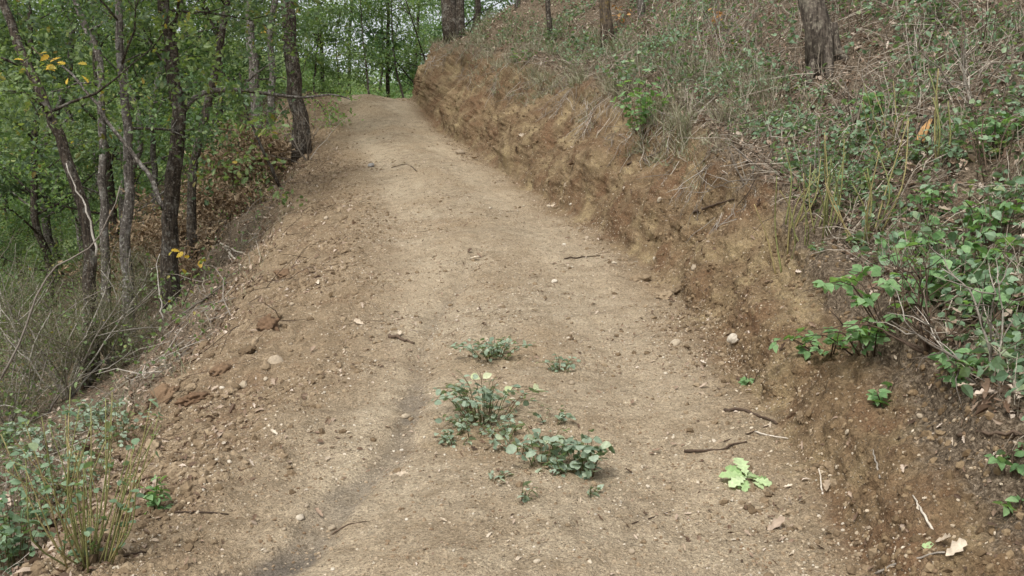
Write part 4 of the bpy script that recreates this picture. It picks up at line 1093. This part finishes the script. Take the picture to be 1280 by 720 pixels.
# ------------------------------------------------------------------ sticks
def stick(label, pts, rpx, mat, lift=0.0, ups=None, name='stick', group=None):
    W_ = []
    for i, q in enumerate(pts):
        p, n = G(*q[:2]); r = rpx * p[1] / FPX
        W_.append(p + n * (r * 0.6 + lift) + np.array([0, 0, q[2] if len(q) > 2 else 0]))
    pp = smooth_path(W_, 12)
    r = 0.8 * rpx * pp[:, 1].mean() / FPX
    pp = pp + RNG.normal(0, r * 0.35, pp.shape)
    o = MB().tube(pp, np.linspace(r, r * 0.55, 12), 7, jit=0.15).build(name, M[mat], origin=pp[0])
    return tag(o, label, 'stick', group)
SK = 'loose sticks on the ground'
for lab, pts, r, mt in (
    ('thick dark bent stick on the road nearest the bank foot', [(905, 514), (930, 514), (950, 522), (972, 530)], 3.0, 'twig_brown'),
    ('dark crooked stick above the cut oak sprig', [(855, 566), (880, 565), (905, 562), (918, 556), (934, 553)], 2.6, 'twig_brown'),
    ('straight brown twig between the two dark sticks', [(905, 553), (935, 543), (962, 532)], 1.7, 'twig_brown'),
    ('short pale twig beside the thick dark stick', [(944, 540), (965, 546), (986, 548)], 1.6, 'twig_pale'),
    ('thin pale stick pointing up near the cut oak sprig', [(1028, 618), (1026, 600), (1023, 580)], 1.5, 'twig_pale'),
    ('pale broken stick leaning at the foot of the bank', [(1166, 664), (1155, 642), (1143, 621)], 2.2, 'twig_pale'),
    ('brown twig standing against the bank face', [(1100, 598), (1097, 580), (1092, 562)], 1.6, 'twig_grey'),
    ('curved brown stick at the very bottom near the grey dead leaf', [(1095, 718), (1120, 704), (1150, 698), (1182, 690)], 2.4, 'twig_grey'),
    ('dark twig beside the small dark green bush', [(218, 641), (250, 641), (286, 644)], 1.8, 'twig_brown'),
    ('pale curved stick on the verge slope below the brown brush', [(265, 288), (280, 310), (302, 333)], 2.2, 'twig_pale'),
    ('short pale stick crossing the curved stick', [(277, 306), (290, 311), (306, 318)], 2.2, 'twig_pale'),
    ('long grey stick lying along the verge slope', [(225, 396), (255, 375), (284, 354)], 2.2, 'twig_grey'),
    ('brown stick stuck on the bank below the dead twigs', [(868, 265), (895, 256), (928, 246)], 2.0, 'twig_brown'),
    ('brown root poking from the bank under the oak seedling', [(785, 206), (812, 196), (840, 184)], 1.8, 'twig_brown'),
    ('dark branch at the photo edge of the bank', [(1200, 548), (1235, 540), (1279, 546)], 4.0, 'twig_brown'),
    ('pale broken root under the large bramble', [(1040, 428), (1062, 424), (1085, 416)], 3.0, 'twig_grey'),
    ('stubby pale root pointing down under the large bramble', [(1086, 418), (1082, 430), (1077, 442)], 3.0, 'twig_pale'),
    ('long grey stalk lying across the slope by the mossy trunk', [(900, 190), (945, 160), (1000, 128)], 1.6, 'twig_grey'),
    ('bleached stalk lying on the slope below the mossy trunk', [(865, 150), (910, 110), (985, 60)], 1.5, 'twig_grey'),
    ('bleached branch near the upper corner of the slope', [(1170, 36), (1215, 35), (1255, 34)], 1.8, 'twig_pale'),
    ('pale stalk sloping past the split stump', [(1235, 122), (1260, 112), (1280, 108)], 1.5, 'twig_pale'),
    ('brown woody stem leaning over the bramble at the photo edge', [(1180, 355), (1225, 325), (1275, 285)], 3.0, 'twig_brown'),
    ('thin twig across the middle of the road', [(706, 324), (728, 322), (750, 320)], 1.2, 'twig_brown'),
    ('thin twig on the road near its far bend', [(520, 214), (505, 206), (490, 210)], 1.0, 'twig_brown'),
    ('dark scrap of bark on the runnel side of the road', [(486, 422), (500, 425), (516, 430)], 3.2, 'twig_brown'),
    ('long thin twig below the cut oak sprig', [(790, 655), (815, 648), (838, 640)], 1.3, 'twig_brown'),
    ('dark twig lying beside the damp runnel', [(415, 668), (440, 655), (462, 652)], 1.4, 'twig_brown'),
    ('dead grey branch lying under the heath brush', [(0, 420), (20, 440), (38, 475), (55, 490)], 3.5, 'twig_grey'),
    ('short dark stick by the stalk clump', [(150, 697), (185, 690), (225, 684)], 1.8, 'twig_brown'),
    ):
    stick(lab, pts, r, mt, group=SK)
# leaning dead poles in the wood
def pole(label, pts, Y, r, mat):
    p = smooth_path(px_path(pts, Y), 14); p = p + RNG.normal(0, r * 0.9 if r < 0.02 else r * 0.4, p.shape)
    o = MB().tube(p, np.linspace(r, r * 0.4, 14), 7, jit=0.1).build('dead_pole', M[mat], origin=p[0])
    tag(o, label, 'dead pole')
pole('thin dead pole slanting across behind the lichen-grey trunk', [(205, 262), (190, 225), (142, 162), (110, 118), (78, 80)], 13.5, 0.035, 'bark_grey')
pole('whitish dead stem leaning out of the heath brush', [(0, 470), (25, 430), (45, 375), (72, 332), (98, 318), (128, 290), (140, 262), (152, 232)], 8.6, 0.011, 'twig_grey')
pole('pale thin upright stem at the edge of the soil slope', [(206, 402), (200, 365), (196, 330), (200, 318)], 11.0, 0.010, 'twig_heath')
pole('bleached dead stem crossing in front of the dark leaning trunk', [(122, 320), (108, 262), (97, 240), (84, 205)], 9.5, 0.012, 'twig_heath')
pole('thin dead stem leaning over the brown brush', [(350, 232), (325, 180), (305, 130), (300, 90)], 17, 0.03, 'bark_dark')

# split stump on the slope
g, n = G(1155, 178)
t = empty('split_stump', g, 'small split stump with an orange broken face on the leafy slope', 'stump')
MB().tube(smooth_path([g - (0, 0, .05), g + (0.02, 0, 0.10), g + (0.06, 0.02, 0.2)], 6), [0.07, 0.065, 0.06, 0.055, 0.05, 0.03], 8, jit=0.25).build('stump_body', M['bark_dark'], t)
MB().tube([g + (-0.06, -0.07, 0.0), g + (-0.02, -0.065, 0.09), g + (0.03, -0.05, 0.17)], [0.035, 0.03, 0.012], 6, jit=0.2).build('broken_face', M['orange'], t, smooth=False)

# ------------------------------------------------------------------ stones, clods, fallen leaves
def put_rock(name, label, px, py, wpx, mat, seed, cat, flat=0.62, group=None, jit=0.28, sink=0.25):
    p, n = G(px, py); s = wpx * 0.5 * p[1] / FPX
    b = rock(seed, jit, flat, 3 if wpx > 16 else 2)
    Rm = frames(np.array([n]))[0]
    mb = MB(); mb.scatter(b, [p + n * s * flat * (1 - sink * 2)], Rm[None], np.array([s]))
    return tag(mb.build(name, M[mat], origin=p, smooth=cat != 'stone' or wpx > 9), label, cat, group)
SG2 = 'loose stones on the road'
for i, (px, py, w, mt, lab) in enumerate((
    (375, 648, 12, 'stone', 'pale squarish stone beside the damp runnel'),
    (415, 662, 13, 'stone', 'whitish stone just below the squarish one by the runnel'),
    (507, 522, 13, 'stone', 'flat pale stone by the runnel level with the bushy weed'),
    (715, 480, 10, 'stone', 'round pale stone beside the small separate weed'),
    (464, 208, 10, 'stone_grey', 'dark grey stone far up the road'),
    (845, 430, 15, 'stone', 'tan stone at the foot of the bank up the road'),
    (918, 424, 17, 'stone', 'long tan stone in the corner of the bank foot'),
    (693, 353, 9, 'stone', 'small round stone in the middle distance of the road'),
    (790, 690, 10, 'stone', 'small whitish stone at the bottom centre of the road'),
    (672, 703, 11, 'stone', 'whitish stone at the bottom edge below the weeds'),
    (305, 482, 13, 'stone', 'pale stone on the verge soil by the red clod'),
    (345, 454, 22, 'stone', 'broad pale flat stone on the verge crest'),
    (575, 192, 12, 'stone', 'pale slab at the bank foot near the crest'),
    (1060, 540, 8, 'stone', 'little stone low on the bank by the tiny seedling'),
    (868, 335, 9, 'stone', 'pale stone on the middle of the bank face'),
    (1150, 520, 8, 'stone', 'pale stone near the dark hollow of the bank'),
    (825, 250, 8, 'stone', 'yellowish stone lodged high on the bank face'))):
    put_rock('stone', lab, px, py, w, mt, i + 1, 'stone', 0.55, SG2)
sr = random.Random(9)
n_ = 0
while n_ < 70:
    px, py = sr.uniform(180, 1060), sr.uniform(250, 715)
    p, n = G(px, py)
    u = cu[np.argmin(np.abs(P[np.argmin(np.abs(dq - p[1])), :, 0] - p[0]))]
    if not 5.2 < u < 8.3: continue
    nm = 'verge' if u < 6.1 else 'road'
    put_rock('stone', 'small pale pebble among the clods of the verge' if nm == 'verge' else 'small pale pebble lying loose on the bare road', px, py, sr.uniform(4, 7), 'stone', 30 + n_ % 17, 'stone', 0.6, 'small pebbles on the ' + nm)
    n_ += 1
CG = 'soil clods on the verge'
for i, (px, py, w, mt, lab) in enumerate((
    (205, 500, 46, 'clod_red', 'big red-brown soil clod at the lower end of the verge'),
    (243, 500, 34, 'clod_red', 'red-brown clod against the big red one'),
    (275, 465, 26, 'clod_red', 'dark red clod up from the pair of big red clods'),
    (288, 492, 24, 'clod', 'brown clod right of the red pair beside a pale stone'),
    (335, 408, 34, 'clod_red', 'reddish clod half way up the verge'),
    (355, 345, 26, 'clod_red', 'reddish clod near the top of the bare verge'),
    (310, 440, 22, 'clod', 'brown clod between the two reddish verge clods'),
    (190, 560, 22, 'clod', 'brown clod above the small dark green bush'),
    (255, 435, 24, 'clod', 'brown clod on the lower slope of the verge'),
    (1000, 522, 18, 'clod', 'dark clod at the bank foot beside the thick dark stick'),
    (800, 350, 24, 'clod', 'crumbled clod fallen from the bank onto the road edge'),
    (830, 372, 26, 'clod', 'larger crumbled clod in the heap fallen at the bank foot'),
    (850, 360, 18, 'clod', 'topmost clod in the heap fallen at the bank foot'))):
    put_rock('soil_clod', lab, px, py, w, mt, 60 + i, 'clod', 0.45, CG, 0.75, 0.42)
n_ = 0
while n_ < 46:
    px = sr.uniform(170, 440); py = sr.uniform(240, 640)
    p, n = G(px, py)
    u = cu[np.argmin(np.abs(P[np.argmin(np.abs(dq - p[1])), :, 0] - p[0]))]
    if not 4.7 < u < 6.1: continue
    put_rock('soil_clod', 'small brown soil clod on the rough verge', px, py, sr.uniform(7, 16), 'clod', 80 + n_ % 13, 'clod', 0.5, 'small clods on the rough verge', 0.6, 0.42); n_ += 1

fallen = {}
for key, base, mt in (('curl', CURL, 'dead'), ('flat', OAK, 'dead'), ('pale', CURL, 'dead_pale'), ('paleflat', OAK, 'dead_pale'), ('yellowish', OVATE, 'pale_green'), ('greenish', OVATE, 'sprig')):
    fallen[key] = leaf_mesh(base, M[mt], 'fallen_leaf')
def fallen_leaf(label, key, px, py, wpx, group, tilt=0.25, lift=0.008):
    p, n = G(px, py); s = wpx * p[1] / FPX
    Rm = frames(np.array([n]), tilt=np.array([tilt]))[0]
    o = link_mesh('fallen_leaf', fallen[key], None, mat4(p + n * lift - Rm[:, 0] * s * 0.5, Rm, s))
    return tag(o, label, 'leaf', group)
FG = 'fallen leaves on the ground'
for lab, key, px, py, w in (
    ('pale yellow-green leaf lying by the round stone', 'yellowish', 673, 486, 24), ('whitish flat leaf beside the runnel', 'paleflat', 501, 593, 22),
    ('curled brown leaf on the road beside the whitish stone', 'curl', 398, 645, 16), ('grey-white curled leaf at the bottom near the bank foot', 'pale', 1192, 690, 32),
    ('cream curled leaf touching the grey-white one', 'pale', 1182, 680, 28), ('tan leaf lying at the base of the thin pale stick', 'pale', 1035, 612, 20),
    ('pale leaf on the road below the cut oak sprig', 'pale', 1033, 668, 18), ('dark brown curled leaf on the road below the sprig', 'curl', 970, 660, 26),
    ('reddish brown leaf standing by the dark clod', 'curl', 996, 520, 20), ('small green leaf on the littered bank foot', 'greenish', 1160, 684, 18),
    ('grey leaf leaning by the stalk clump', 'pale', 157, 690, 24), ('brown oak leaf among the stalk clump feet', 'flat', 80, 675, 30),
    ('tan leaf in front of the bushy weed', 'pale', 627, 560, 16), ('pale leaf right at the bank foot up the road', 'paleflat', 690, 258, 14),
    ('pale scrap of leaf near the verge crest', 'pale', 450, 405, 14), ('whitish leaf lying at the verge edge', 'pale', 415, 372, 14)):
    fallen_leaf(lab, key, px, py, w, FG)
n_ = 0
while n_ < 150:
    px, py = sr.uniform(150, 1250), sr.uniform(150, 715)
    p, n = G(px, py)
    u = cu[np.argmin(np.abs(P[np.argmin(np.abs(dq - p[1])), :, 0] - p[0]))]
    if not 4.9 < u < 10.2 or (6.4 < u < 7.7 and sr.random() < 0.55): continue
    place = 'verge' if u < 6.1 else 'road' if u < 8.0 else 'bank'
    k = sr.choice(['curl', 'flat', 'pale', 'curl', 'paleflat'])
    fallen_leaf(('small dry brown leaf fallen on the ' if k in ('curl', 'flat') else 'small bleached leaf fallen on the ') + {'verge': 'rough verge', 'road': 'bare road', 'bank': 'bare earth bank'}[place], k, px, py, sr.uniform(6, 13), ('brown' if k in ('curl', 'flat') else 'bleached') + ' fallen leaves on the ' + place)
    n_ += 1
